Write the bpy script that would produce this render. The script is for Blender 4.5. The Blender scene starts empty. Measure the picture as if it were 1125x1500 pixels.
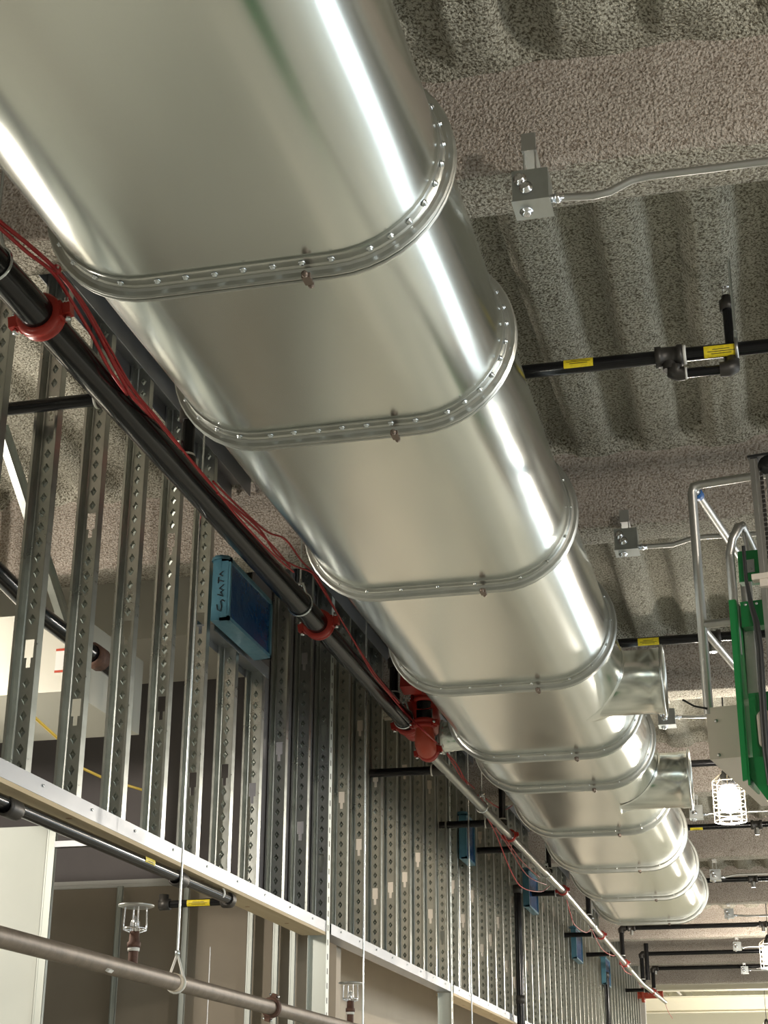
import bpy, math, random
from math import sin, cos, pi, radians, sqrt
from mathutils import Vector, Matrix, noise
random.seed(7)
V = Vector
scene = bpy.context.scene
COL = scene.collection

# ------------------------------------------------------------------ camera (origin is the photographer's eye, floor is 1.6 m below)
yaw, pitch, roll, FPX = -0.24193675, 0.38893902, 0.00412924, 2305.9
Fw = V((sin(yaw)*cos(pitch), cos(yaw)*cos(pitch), sin(pitch)))
R0 = V((cos(yaw), -sin(yaw), 0)); U0 = R0.cross(Fw)
Rt = R0*cos(roll)+U0*sin(roll); Up = -R0*sin(roll)+U0*cos(roll)
cam = bpy.data.cameras.new('camera'); camo = bpy.data.objects.new('camera', cam); COL.objects.link(camo)
camo.matrix_world = Matrix(((Rt.x, Up.x, -Fw.x, 0), (Rt.y, Up.y, -Fw.y, 0), (Rt.z, Up.z, -Fw.z, 0), (0, 0, 0, 1)))
cam.sensor_width = 36; cam.lens = 36*FPX/1500; cam.clip_start = .05; cam.clip_end = 200
scene.camera = camo
FLOOR = -1.6; DECK = 3.1; BEAMZ = 2.72

def ray(x, y): return Fw+Rt*((x-562.5)/FPX)-Up*((y-750)/FPX)
def at(x, y, ax, v):                       # where the sight line meets the plane axis = v (measured distances)
    d = ray(x, y); return d*(v/d['xyz'.index(ax)])

# ------------------------------------------------------------------ mesh helpers
class MB:
    def __init__(s): s.v = []; s.f = []; s.s = []
    def add(s, vs, fs, smooth=False):
        o = len(s.v); s.v += [V(p) for p in vs]
        for f in fs: s.f.append([i+o for i in f]); s.s.append(smooth)
        return s
    def box(s, lo, hi):
        x0, y0, z0 = lo; x1, y1, z1 = hi
        return s.add([(x0,y0,z0),(x1,y0,z0),(x1,y1,z0),(x0,y1,z0),(x0,y0,z1),(x1,y0,z1),(x1,y1,z1),(x0,y1,z1)],
              [(0,3,2,1),(4,5,6,7),(0,1,5,4),(1,2,6,5),(2,3,7,6),(3,0,4,7)])
    def obox(s, c, ax, ay, az):             # oriented box: centre and three half-axis vectors
        c = V(c); ax = V(ax); ay = V(ay); az = V(az)
        vs = [c+ax*i+ay*j+az*k for k in (-1,1) for j in (-1,1) for i in (-1,1)]
        return s.add(vs, [(0,2,3,1),(4,5,7,6),(0,1,5,4),(1,3,7,5),(3,2,6,7),(2,0,4,6)])
    def tube(s, pts, r, n=12, caps=True, closed=False):
        pts = [V(p) for p in pts]; m = len(pts); rs = r if isinstance(r, (list, tuple)) else [r]*m
        up = None; vs = []
        for i, p in enumerate(pts):
            if closed: t = pts[(i+1) % m]-pts[i-1]
            else: t = (pts[min(i+1, m-1)]-pts[max(i-1, 0)])
            if t.length < 1e-9: t = V((0,0,1))
            t.normalize()
            if up is None: up = V((0,0,1)) if abs(t.z) < .9 else V((1,0,0))
            a = (up-t*up.dot(t))
            if a.length < 1e-5: a = t.orthogonal()
            a.normalize(); up = a; b = t.cross(a)
            k = 1.0
            if 0 < i < m-1 and not closed:
                c = (pts[i+1]-p).normalized().dot((p-pts[i-1]).normalized()); k = 1/max(.5, sqrt(max(0, (1+c)/2)))
            for j in range(n):
                an = 2*pi*j/n; vs.append(p+(a*cos(an)+b*sin(an))*rs[i]*(k if k < 1.3 else 1.3))
        fs = []
        for i in range(m if closed else m-1):
            i2 = (i+1) % m
            for j in range(n):
                j2 = (j+1) % n; fs.append((i*n+j, i2*n+j, i2*n+j2, i*n+j2))
        s.add(vs, fs, True)
        if caps and not closed:
            s.add(vs[:n], [tuple(range(n))]); s.add(vs[-n:], [tuple(range(n))[::-1]])
        return s
    def lathe(s, o, d, prof, n=20, smooth=True):       # prof: (distance along d, radius)
        o = V(o); d = V(d).normalized(); a = d.orthogonal().normalized(); b = d.cross(a); vs = []
        for t, r in prof:
            for j in range(n):
                an = 2*pi*j/n; vs.append(o+d*t+(a*cos(an)+b*sin(an))*r)
        fs = []
        for i in range(len(prof)-1):
            for j in range(n):
                j2 = (j+1) % n; fs.append((i*n+j, i*n+j2, (i+1)*n+j2, (i+1)*n+j))
        return s.add(vs, fs, smooth)
    def prism(s, poly, off):                             # polygon (3-D points) extruded by a vector
        poly = [V(p) for p in poly]; off = V(off); n = len(poly)
        vs = poly+[p+off for p in poly]
        return s.add(vs, [tuple(range(n))[::-1], tuple(range(n, 2*n))]+[(i, (i+1) % n, n+(i+1) % n, n+i) for i in range(n)])
    def build(s, name, m, parent=None):
        me = bpy.data.meshes.new(name); off = V((0,0,0)); p = parent
        while p: off += p.location; p = p.parent
        me.from_pydata([tuple(q-off) for q in s.v], [], s.f)
        me.polygons.foreach_set('use_smooth', s.s); me.materials.append(m); me.update()
        o = bpy.data.objects.new(name, me); COL.objects.link(o); o.parent = parent
        return o

def tag(o, label, cat, group=None, kind=None):
    if label: o['label'] = label
    if cat: o['category'] = cat
    if group: o['group'] = group
    if kind: o['kind'] = kind
    return o
def thing(name, label, cat, loc, group=None):
    o = bpy.data.objects.new(name, None); COL.objects.link(o); o.location = loc; o.empty_display_size = .05
    return tag(o, label, cat, group)
def struct(name, mb, m): return tag(mb.build(name, m), None, None, None, 'structure')
def copy_tree(o, parent=None):
    c = o.copy(); COL.objects.link(c); c.parent = parent
    for ch in list(o.children): copy_tree(ch, c)
    return c
def origin(o, loc):                                      # move a finished mesh's origin to its base
    loc = V(loc); o.data.transform(Matrix.Translation(-loc)); o.location = loc; return o

# ------------------------------------------------------------------ materials
def mat(name, col, rough=.5, metal=0, emit=None, bump=None, noise_=None, aniso=0, spec=None, coat=0):
    """bump: (scale, strength, distance); noise_: (scale, amount, second colour, stretch)"""
    m = bpy.data.materials.new(name); m.use_nodes = True; nt = m.node_tree; N = nt.nodes; L = nt.links
    b = N['Principled BSDF']; b.inputs['Base Color'].default_value = (*col, 1); b.inputs['Roughness'].default_value = rough
    b.inputs['Metallic'].default_value = metal
    if spec is not None: b.inputs['Specular IOR Level'].default_value = spec
    if coat: b.inputs['Coat Weight'].default_value = coat
    if emit: b.inputs['Emission Color'].default_value = (*emit[0], 1); b.inputs['Emission Strength'].default_value = emit[1]
    tc = N.new('ShaderNodeTexCoord')
    if noise_:
        sc, amt, c2 = noise_[:3]; st = noise_[3] if len(noise_) > 3 else (1,1,1)
        mp = N.new('ShaderNodeMapping'); mp.inputs['Scale'].default_value = st; L.new(tc.outputs['Object'], mp.inputs['Vector'])
        nz = N.new('ShaderNodeTexNoise'); nz.inputs['Scale'].default_value = sc; nz.inputs['Detail'].default_value = 4; nz.inputs['Roughness'].default_value = .6
        L.new(mp.outputs[0], nz.inputs['Vector'])
        rp = N.new('ShaderNodeValToRGB'); rp.color_ramp.elements[0].position = .5-.5*amt; rp.color_ramp.elements[1].position = .5+.5*amt
        rp.color_ramp.elements[0].color = (*c2, 1); rp.color_ramp.elements[1].color = (*col, 1)
        L.new(nz.outputs['Fac'], rp.inputs['Fac']); L.new(rp.outputs['Color'], b.inputs['Base Color'])
    if bump:
        nb = N.new('ShaderNodeTexNoise'); nb.inputs['Scale'].default_value = bump[0]; nb.inputs['Detail'].default_value = 3
        L.new(tc.outputs['Object'], nb.inputs['Vector'])
        bp = N.new('ShaderNodeBump'); bp.inputs['Strength'].default_value = bump[1]; bp.inputs['Distance'].default_value = bump[2]
        L.new(nb.outputs['Fac'], bp.inputs['Height']); L.new(bp.outputs['Normal'], b.inputs['Normal'])
    return m

def foam_mat(name, c1, c2, dark, rough_scale=1.0):
    m = bpy.data.materials.new(name); m.use_nodes = True; nt = m.node_tree; N = nt.nodes; L = nt.links
    b = N['Principled BSDF']; b.inputs['Roughness'].default_value = .95; b.inputs['Specular IOR Level'].default_value = .1
    tc = N.new('ShaderNodeTexCoord')
    n1 = N.new('ShaderNodeTexNoise'); n1.inputs['Scale'].default_value = 1.3; n1.inputs['Detail'].default_value = 3
    n2 = N.new('ShaderNodeTexNoise'); n2.inputs['Scale'].default_value = 78*rough_scale; n2.inputs['Detail'].default_value = 2.5
    n2.inputs['Roughness'].default_value = .7
    n3 = N.new('ShaderNodeTexVoronoi'); n3.inputs['Scale'].default_value = 75*rough_scale
    for n in (n1, n2, n3): L.new(tc.outputs['Object'], n.inputs['Vector'])
    r1 = N.new('ShaderNodeValToRGB'); r1.color_ramp.elements[0].position = .35; r1.color_ramp.elements[1].position = .65
    r1.color_ramp.elements[0].color = (*c1, 1); r1.color_ramp.elements[1].color = (*c2, 1)
    L.new(n1.outputs['Fac'], r1.inputs['Fac'])
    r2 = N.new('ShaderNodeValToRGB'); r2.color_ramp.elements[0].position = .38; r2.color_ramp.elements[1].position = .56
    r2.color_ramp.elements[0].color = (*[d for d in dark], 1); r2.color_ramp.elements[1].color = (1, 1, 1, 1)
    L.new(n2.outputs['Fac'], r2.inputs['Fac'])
    mx = N.new('ShaderNodeMix'); mx.data_type = 'RGBA'; mx.blend_type = 'MULTIPLY'; mx.inputs['Factor'].default_value = 1
    L.new(r1.outputs['Color'], mx.inputs['A']); L.new(r2.outputs['Color'], mx.inputs['B']); L.new(mx.outputs['Result'], b.inputs['Base Color'])
    ad = N.new('ShaderNodeMath'); ad.operation = 'ADD'; L.new(n2.outputs['Fac'], ad.inputs[0])
    ml = N.new('ShaderNodeMath'); ml.operation = 'MULTIPLY'; ml.inputs[1].default_value = .5; L.new(n3.outputs['Distance'], ml.inputs[0]); L.new(ml.outputs[0], ad.inputs[1])
    bp = N.new('ShaderNodeBump'); bp.inputs['Strength'].default_value = .9; bp.inputs['Distance'].default_value = .012
    L.new(ad.outputs[0], bp.inputs['Height']); L.new(bp.outputs['Normal'], b.inputs['Normal'])
    return m

def galv_mat(name, col, rough, spangle=18, bumpd=.0004, bs=6, var=.12):
    """galvanised sheet: faint spangle in colour and roughness, slight oil-canning"""
    m = bpy.data.materials.new(name); m.use_nodes = True; nt = m.node_tree; N = nt.nodes; L = nt.links
    b = N['Principled BSDF']; b.inputs['Metallic'].default_value = 1.0
    tc = N.new('ShaderNodeTexCoord')
    mp = N.new('ShaderNodeMapping'); mp.inputs['Scale'].default_value = (1, .35, 1); L.new(tc.outputs['Object'], mp.inputs['Vector'])
    n1 = N.new('ShaderNodeTexNoise'); n1.inputs['Scale'].default_value = spangle; n1.inputs['Detail'].default_value = 5; L.new(mp.outputs[0], n1.inputs['Vector'])
    n0 = N.new('ShaderNodeTexNoise'); n0.inputs['Scale'].default_value = 1.7; n0.inputs['Detail'].default_value = 3; L.new(tc.outputs['Object'], n0.inputs['Vector'])
    rp = N.new('ShaderNodeValToRGB'); rp.color_ramp.elements[0].position = .3; rp.color_ramp.elements[1].position = .7
    rp.color_ramp.elements[0].color = (*[c*(1-var*.7) for c in col], 1); rp.color_ramp.elements[1].color = (*col, 1)
    L.new(n1.outputs['Fac'], rp.inputs['Fac']); L.new(rp.outputs['Color'], b.inputs['Base Color'])
    av = N.new('ShaderNodeMath'); av.operation = 'ADD'; L.new(n1.outputs['Fac'], av.inputs[0]); L.new(n0.outputs['Fac'], av.inputs[1])
    mr = N.new('ShaderNodeMapRange'); mr.inputs['From Min'].default_value = .7; mr.inputs['From Max'].default_value = 1.3
    mr.inputs['To Min'].default_value = rough*(1-var); mr.inputs['To Max'].default_value = rough*(1+var)
    L.new(av.outputs[0], mr.inputs['Value']); L.new(mr.outputs['Result'], b.inputs['Roughness'])
    nb = N.new('ShaderNodeTexNoise'); nb.inputs['Scale'].default_value = bs; nb.inputs['Detail'].default_value = 0; L.new(mp.outputs[0], nb.inputs['Vector'])
    bp = N.new('ShaderNodeBump'); bp.inputs['Strength'].default_value = 1; bp.inputs['Distance'].default_value = bumpd
    L.new(nb.outputs['Fac'], bp.inputs['Height']); L.new(bp.outputs['Normal'], b.inputs['Normal'])
    return m

M = {}
M['duct'] = galv_mat('galvanised duct sheet', (.80, .83, .79), .20, spangle=4, bumpd=.0016, bs=1.5, var=.08)
M['flange'] = galv_mat('galvanised flange steel', (.62, .63, .60), .33)
M['screw'] = mat('zinc plated screw', (.8, .85, .88), .25, 1)
M['rust'] = mat('rusty clamp steel', (.22, .17, .14), .5, .7)
M['stud'] = galv_mat('galvanised stud steel', (.56, .58, .55), .30, spangle=30, bumpd=.001, bs=10)
M['track'] = galv_mat('galvanised track steel', (.37, .38, .40), .45, spangle=25)
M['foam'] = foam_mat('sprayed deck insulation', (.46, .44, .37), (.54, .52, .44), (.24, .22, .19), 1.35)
M['foam_beam'] = foam_mat('sprayed beam fireproofing', (.47, .415, .365), (.53, .475, .42), (.50, .46, .42), 1.35)
M['foam_flange'] = foam_mat('pale sprayed flange', (.52, .49, .42), (.60, .56, .48), (.30, .27, .24), 1.35)
M['black'] = mat('black coated steel pipe', (.007, .007, .008), .17, 0, spec=.35)
M['iron'] = mat('dark cast iron fitting', (.06, .055, .05), .45, .6, bump=(60, .3, .002))
M['bright_pipe'] = mat('bare steel pipe', (.42, .42, .40), .3, .9)
M['red'] = mat('red painted coupling', (.42, .03, .02), .35, 0, bump=(50, .2, .002))
M['orange_red'] = mat('orange red painted elbow', (.50, .07, .035), .4, 0, bump=(50, .2, .002))  # lighter and more orange than the coupling red
M['cable'] = mat('red cable jacket', (.45, .02, .025), .4)
M['yellow'] = mat('yellow cable jacket', (.75, .5, .05), .5)
M['sticker'] = mat('yellow pipe sticker', (.85, .68, .02), .5, noise_=(90, .12, (.75, .58, .02)))
M['ink'] = mat('black ink', (.01, .01, .015), .6)
M['white_tape'] = mat('white thread tape', (.75, .74, .70), .7)
M['brownpipe'] = mat('grimy bare sprinkler pipe', (.24, .19, .145), .45, .25, noise_=(14, .5, (.13, .10, .075)), bump=(80, .4, .002))
M['rustpipe'] = mat('rusted fitting', (.15, .075, .05), .7, .2, noise_=(40, .5, (.07, .035, .025)), bump=(80, .6, .003))
M['chrome'] = mat('chrome', (.8, .8, .82), .15, 1)
M['zinc'] = galv_mat('zinc plated box steel', (.55, .58, .58), .3, spangle=40, bumpd=.001, bs=20)
M['conduit'] = mat('electrical metallic tubing', (.55, .55, .54), .38, 1)
M['wood'] = mat('pale lumber', (.66, .54, .36), .7, noise_=(3.5, .7, (.52, .39, .22), (6, .5, 6)), bump=(40, .15, .001))
M['knot'] = mat('lumber knot', (.30, .17, .08), .7)
M['drywall'] = mat('pale primed drywall', (.62, .64, .60), .8, noise_=(1.5, .6, (.56, .59, .55)))
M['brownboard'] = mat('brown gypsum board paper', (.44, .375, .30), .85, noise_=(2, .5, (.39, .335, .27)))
M['beigeboard'] = mat('beige gypsum board', (.74, .63, .50), .85, noise_=(2, .5, (.69, .585, .46)))
M['purpleboard_shade'] = mat('grey violet board and shade', (.22, .20, .20), .85, noise_=(1.5, .5, (.18, .165, .17)))  # upper board colour, reused as painted shade behind the middle studs
M['jointwhite'] = mat('white joint compound', (.7, .69, .66), .8)
M['bluefilm'] = mat('blue protective film', (.012, .075, .20), .25, .1, bump=(9, .5, .01), noise_=(5, .6, (.006, .035, .12), (1, 1, 4)))
M['bluepale'] = mat('pale blue protective film', (.10, .24, .31), .3, .1, bump=(12, .5, .01), noise_=(7, .6, (.06, .17, .24)))
M['green'] = mat('green painted steel', (.005, .19, .045), .35, 0, coat=.2)
M['alu'] = mat('mill aluminium', (.62, .61, .59), .38, 1, noise_=(30, .5, (.5, .49, .47), (1, 1, .1)))
M['plate'] = mat('warm grey painted plate', (.74, .66, .58), .6)
M['pale_stud'] = mat('pale zinc stud', (.58, .61, .57), .45, .35)
M['darkwall'] = mat('darkened right wall', (.16, .16, .155), .85, noise_=(2, .5, (.12, .12, .115)))  # right wall darkened to dim what the duct's right edge mirrors
M['rubber'] = mat('black rubber', (.015, .015, .015), .5)
M['bluetape'] = mat('blue tape', (.03, .15, .45), .5)
M['floor'] = mat('concrete floor', (.68, .67, .60), .5, noise_=(.42, .28, (.36, .37, .33)), bump=(3, .1, .01))
M['wall'] = mat('bare wall', (.60, .58, .52), .8, noise_=(1, .5, (.54, .52, .47)))
M['cream'] = mat('cream painted steel', (.80, .76, .62), .6)
M['bulb'] = mat('lit lamp', (1, .9, .8), .4, emit=((1, .93, .84), 40))
M['cage'] = mat('wire guard', (.75, .68, .55), .4, .6)
M['glass'] = mat('window daylight glass', (.9, .95, 1), .1, emit=((.86, .95, 1), 1.0))
M['frame'] = mat('dark window frame', (.08, .085, .09), .4, .5)
M['duct_board'] = mat('rectangular duct wrap', (.66, .64, .56), .5, .25)
M['label_white'] = mat('white printed label', (.8, .78, .74), .6)

# ------------------------------------------------------------------ ceiling: ribbed deck under sprayed insulation
BEAMS = [-2.0, 1.0, 3.93, 6.85, 9.75, 12.75, 15.8, 18.8, 21.9, 24.9, 27.9]
XL, XR, YB, YF = -6.5, 8.0, -3.0, 33.0
PR = [(0, 0), (.012, .0), (.06, -.004), (.065, .010), (.072, -.003), (.125, 0), (.150, .022), (.178, .070), (.205, .080), (.232, .076), (.236, .083), (.242, .078), (.268, .078), (.290, .055), (.305, .012), (.312, 0)]
PER = .312
def prof(x):
    u = (x+.735) % PER
    for (a, za), (b, zb) in zip(PR, PR[1:]):
        if u <= b: return za+(zb-za)*(u-a)/(b-a+1e-9)
    return 0
def deckz(x, y):
    z = prof(x+.010*noise.noise(V((x*2, y*1.3, 5))))
    k = 1.0
    for b in BEAMS:                                    # build-up of spray where ribs meet a beam
        for e, sg in ((b, -1), (b+.24, 1)):
            d = (y-e)*sg
            w = (.30+.16*noise.noise(V((x*3, e, 2)))) if e < 4 and sg < 0 else .07+.05*noise.noise(V((x*5, e, 2)))
            if -.24 < d < w: k = min(k, max(0, d/w)**.7 if d > 0 else 0)
    z = z*k-(1-k)*.03
    z += .012*noise.noise(V((x*4.3, y*2.2, 0)))+.006*noise.noise(V((x*15, y*12, 3)))
    if y < 4.0: z = z*.75+.035*noise.noise(V((x*3.1, y*4.5, 9)))+.03*noise.noise(V((x*6.5, y*5, 4)))
    return DECK+z
nx = int((XR-XL)/.0245); ys = [YB+i*.12 for i in range(int((YF-YB)/.12)+1)]
fine = []
for y in ys:
    fine.append(y)
    if 3 < y < 12.5: fine += [y+.04, y+.08]
ys = fine; mb = MB(); vs = []
for y in ys:
    for i in range(nx+1):
        x = XL+(XR-XL)*i/nx; vs.append((x, y, deckz(x, y)))
fs = [(j*(nx+1)+i, (j+1)*(nx+1)+i, (j+1)*(nx+1)+i+1, j*(nx+1)+i+1) for j in range(len(ys)-1) for i in range(nx)]
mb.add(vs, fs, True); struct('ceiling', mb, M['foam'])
mb = MB(); mb.box((XL-.2, YB-.2, DECK+.13), (XR+.2, 40, DECK+.25)); struct('ceiling_slab', mb, M['wall'])

def beam_mesh(seed):
    path = []
    pts = [(-.02, .42), (-.004, .36), (0, .30), (0, .20), (0, .10), (.0, .03), (.012, .004), (.03, 0), (.09, -.003), (.15, -.003), (.21, 0), (.232, .006), (.24, .03), (.24, .12), (.24, .3), (.25, .42)]
    for (a, b), (c, d) in zip(pts, pts[1:]):
        n = max(1, int(sqrt((c-a)**2+(d-b)**2)/.03))
        for k in range(n): path.append((a+(c-a)*k/n, b+(d-b)*k/n))
    path.append(pts[-1])
    nx = int((XR-XL)/.045); vs = []
    for i in range(nx+1):
        x = XL+(XR-XL)*i/nx
        for y, z in path:
            p = V((x*5, y*9+seed*3, z*9)); d = .009*noise.noise(p)+.004*noise.noise(p*4)
            w = .012*noise.noise(V((x*1.2, seed, 0)))
            vs.append((x, y+d+(w*.5), BEAMZ+z+d*.8+w*.4))
    n = len(path)
    return vs, [(i*n+j, i*n+j+1, (i+1)*n+j+1, (i+1)*n+j) for i in range(nx) for j in range(n-1)]
BL = ['sprayed beam above and behind the photographer, out past the nearest ribs', 'sprayed beam just overhead before the nearest duct flange',
 'nearest sprayed ceiling beam in view, crossing at the top right behind the first duct flange', 'second sprayed beam in view, crossing above the green lift guard rail',
 'third sprayed beam in view, crossing right above the nearest round duct takeoff', 'fourth sprayed beam in view, crossing behind the work light and the second takeoff',
 'sprayed beam just past the near work light, level with the last duct sections', 'sprayed beam crossing behind the last duct section before its end flange',
 'sprayed beam crossing just beyond the end of the duct', 'second sprayed beam beyond the end of the duct', 'farthest sprayed beam, before the cream painted steel']
for i, b in enumerate(BEAMS):
    vs, fs = beam_mesh(i); mb = MB(); mb.add(vs, fs, True)
    o = mb.build('fireproofed_beam', M['foam_beam']); o.location = (0, b, 0); o.data.materials.append(M['foam_flange'])
    o.data.polygons.foreach_set('material_index', [1 if (vs[f[0]][2] < BEAMZ+.022 and vs[f[0]][1] > .012) else 0 for f in fs])
    tag(o, BL[i], 'beam', 'sprayed ceiling beams')

# ------------------------------------------------------------------ room shell
mb = MB(); mb.box((XL-1, YB-4, FLOOR-.1), (XR+1, 41, FLOOR)); struct('floor', mb, M['floor'])
mb = MB(); mb.box((XL-.3, YB-3.2, FLOOR), (XR+.2, YB-3, 3.4)); struct('wall_back', mb, M['wall'])
mb = MB(); mb.box((XL-.2, YB-3, FLOOR), (XL, 40, 3.4)); struct('wall_left', mb, M['wall'])
mb = MB(); mb.box((XL-.2, 38, FLOOR), (XR+.2, 38.2, 3.4)); struct('wall_far', mb, M['cream'])
mb = MB(); mb.box((XL, YB-3, DECK+.05), (XR, YB+.02, 3.4)); struct('ceiling_rear', mb, M['wall'])
WIN = [(-5.4+4.2*i, -2.4+4.2*i) for i in range(10)]; W0, W1 = -1.1, 1.75
mb = MB(); mb.box((XR, YB-3, FLOOR), (XR+.2, 40, W0)); mb.box((XR, YB-3, W1), (XR+.2, 40, 3.4))
prev = YB-3
for a, b in WIN: mb.box((XR, prev, W0), (XR+.2, a, W1)); prev = b
mb.box((XR, prev, W0), (XR+.2, 40, W1)); struct('wall_right', mb, M['darkwall'])
for i, (a, b) in enumerate(WIN):
    mb = MB(); mb.box((XR+.08, a, W0), (XR+.1, b, W1))
    w = struct('window_%d' % (i+1), mb, M['glass'])
    mb = MB(); t = .05
    for y0, y1, z0, z1 in ((a, b, W0, W0+t), (a, b, W1-t, W1), (a, a+t, W0, W1), (b-t, b, W0, W1), ((a+b)/2-t/2, (a+b)/2+t/2, W0, W1)):
        mb.box((XR+.04, y0, z0), (XR+.14, y1, z1))
    mb.build('window_frame', M['frame'], w)

# ------------------------------------------------------------------ flat-oval duct
ZC, RD, XA, XB = 2.30, .272, -1.40, -.92
def oval(off, n=22, nf=10):
    r = RD+off; p = []
    for i in range(n+1): a = -pi/2+pi*i/n; p.append((XB+r*cos(a), ZC+r*sin(a), cos(a), sin(a)))
    for i in range(1, nf): p.append((XB+(XA-XB)*i/nf, ZC+r, 0, 1))
    for i in range(n+1): a = pi/2+pi*i/n; p.append((XA+r*cos(a), ZC+r*sin(a), cos(a), sin(a)))
    for i in range(1, nf): p.append((XA+(XB-XA)*i/nf, ZC-r, 0, -1))
    return p
FL = [-1.2, .3, 1.76, 3.22, 4.15, 5.60, 7.00, 8.39, 9.19, 10.62, 12.10, 13.57, 15.05]
duct = thing('flat_oval_duct', 'huge galvanised flat-oval air duct in flanged sections running away under the beams', 'duct', (-1.16, 3.22, ZC-RD))
for k, (a, b) in enumerate(zip(FL, FL[1:])):
    ov = oval(0); n = len(ov); ny = 14; mb = MB(); vs = []
    for j in range(ny+1):
        t = j/ny; y = a+.004+(b-a-.008)*t; e = sin(pi*t)
        for x, z, cx, cz in ov:
            d = .0022*noise.noise(V((x*1.7+k*3.1, y*1.1, z*2)))*e*2
            if cx < -.3: d += .007*e*noise.noise(V((k*2.3, y*.7, z*7)))
            d += -.002*e*abs(cz)**8
            vs.append((x+cx*d, y, z+cz*d))
    fs = [(j*n+i, j*n+(i+1) % n, (j+1)*n+(i+1) % n, (j+1)*n+i) for j in range(ny) for i in range(n)]
    mb.add(vs, fs, True); mb.build('duct_section', M['duct'], duct)
def sweep_oval(mb, prof_, yc):
    rings = [oval(off) for _, off in prof_]; n = len(rings[0]); vs = []
    for (dy, off), rg in zip(prof_, rings): vs += [(x, yc+dy, z) for x, z, _, _ in rg]
    m = len(prof_)
    mb.add(vs, [(j*n+i, j*n+(i+1) % n, (j+1)*n+(i+1) % n, (j+1)*n+i) for j in range(m-1) for i in range(n)], True)
FPROF = [(-.056, .0), (-.056, .005), (-.050, .006), (-.026, .006), (-.021, .010), (-.016, .010), (-.0135, .018), (-.0135, .030), (-.0105, .0345), (-.0060, .0345), (-.0035, .031), (-.0035, .022), (.0035, .022), (.0035, .031), (.0060, .0345), (.0105, .0345), (.0135, .030), (.0135, .018), (.016, .010), (.021, .010), (.026, .006), (.050, .006), (.056, .005), (.056, .0)]
for k, yf in enumerate(FL[1:]):
    mb = MB()
    for q_ in range(len(FPROF)-1): sweep_oval(mb, FPROF[q_:q_+2], yf)
    if yf > 4.9: 
        pr = oval(.007)
        for s_ in (-.036, .036):
            for i in list(range(2, len(pr), 3)):
                x, z, cx, cz = pr[i]; mb.lathe((x, yf+s_, z), (cx, 0, cz), [(0, .006), (.005, .006), (.007, .003), (.007, 0)], 6)
    fl = mb.build('joint_flange', M['flange'], duct)
    mb = MB(); c = V((-.99, yf, ZC-RD-.030))
    mb.box(c+V((-.011, -.019, -.008)), c+V((.011, .019, .006))); mb.lathe(c+V((0, -.032, -.003)), (0, 1, 0), [(0, 0), (0, .008), (.010, .008), (.010, .004), (.054, .004), (.054, .008), (.064, .008), (.064, 0)], 8)
    mb.build('corner_clamp', M['rust'], fl)
    if 3 < yf < 4.9:                                   # near flanges show their screws one by one
        r = RD+.007; spots = []
        for i in range(7): spots.append((XA+.03+i*.075, ZC-r, 0, -1))
        for i in range(12):
            a_ = -pi/2+.35+i*.21; spots.append((XB+r*cos(a_), ZC+r*sin(a_), cos(a_), sin(a_)))
        for i in range(5):
            a_ = -pi/2-.25-i*.28; spots.append((XA+r*cos(a_), ZC+r*sin(a_), cos(a_), sin(a_)))
        for s_ in (-.037, .037):
            for (x, z, cx, cz) in spots:
                mb = MB(); mb.lathe((x, yf+s_+.003*random.uniform(-1, 1), z), (cx, 0, cz), [(0, .0095), (.002, .0095), (.002, .006), (.007, .006), (.008, .003), (.008, 0)], 8)
                mb.build('screw', M['screw'], fl)
mb = MB(); ov = oval(0); n = len(ov)
mb.add([(x, FL[-1]-.003, z) for x, z, _, _ in ov], [tuple(range(n))]); mb.build('end_cap', M['flange'], duct)
def surf_x(z, side):
    d = max(-.999, min(.999, (z-ZC)/RD)); return (XB+RD*sqrt(1-d*d)) if side > 0 else (XA-RD*sqrt(1-d*d))
def takeoff(yc, zc, r, x1, side):
    n = 36; mb = MB(); vs = []
    for rr, dx in ((r+.022, .001), (r+.020, .005), (r+.002, .006)):
        for i in range(n):
            a = 2*pi*i/n; y = yc+rr*cos(a); z = zc+rr*sin(a); vs.append((surf_x(z, side)+side*dx, y, z))
    xm = x1-side*.065
    for rr, x in ((r, None), (r, xm-side*.004), (r+.004, xm), (r+.004, x1-side*.012)):
        for i in range(n):
            a = 2*pi*i/n; y = yc+rr*cos(a); z = zc+rr*sin(a); vs.append((surf_x(z, side)+side*.012 if x is None else x, y, z))
    m = len(vs)//n
    mb.add(vs, [(j*n+i, j*n+(i+1) % n, (j+1)*n+(i+1) % n, (j+1)*n+i) for j in range(m-1) for i in range(n)], True)
    t = mb.build('round_takeoff', M['duct'], duct)
    mb = MB(); mb.lathe((x1-side*.014, yc, zc), (side, 0, 0), [(0, r+.003), (0, r+.018), (.010, r+.019), (.014, r+.012), (.014, r-.004), (0, r-.005)], n)
    mb.build('collar_rim', M['flange'], t)
    mb = MB(); mb.lathe((x1-side*.03, yc, zc), (side, 0, 0), [(0, 0), (0, r)], n); mb.build('damper_disc', M['flange'], t)
takeoff(7.75, 2.22, .163, -.455, 1); takeoff(9.90, 2.19, .172, -.46, 1); takeoff(9.0, 2.315, .085, -1.86, -1)
for y in (2.5, 5.0, 7.7, 11.3, 14.3):
    mb = MB()
    for x in (XA+.05, XB-.05): mb.tube([(x, y, ZC+RD-.005), (x, y, DECK+.1)], .006, 6)
    mb.build('hanger_rod', M['screw'], duct)

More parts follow.
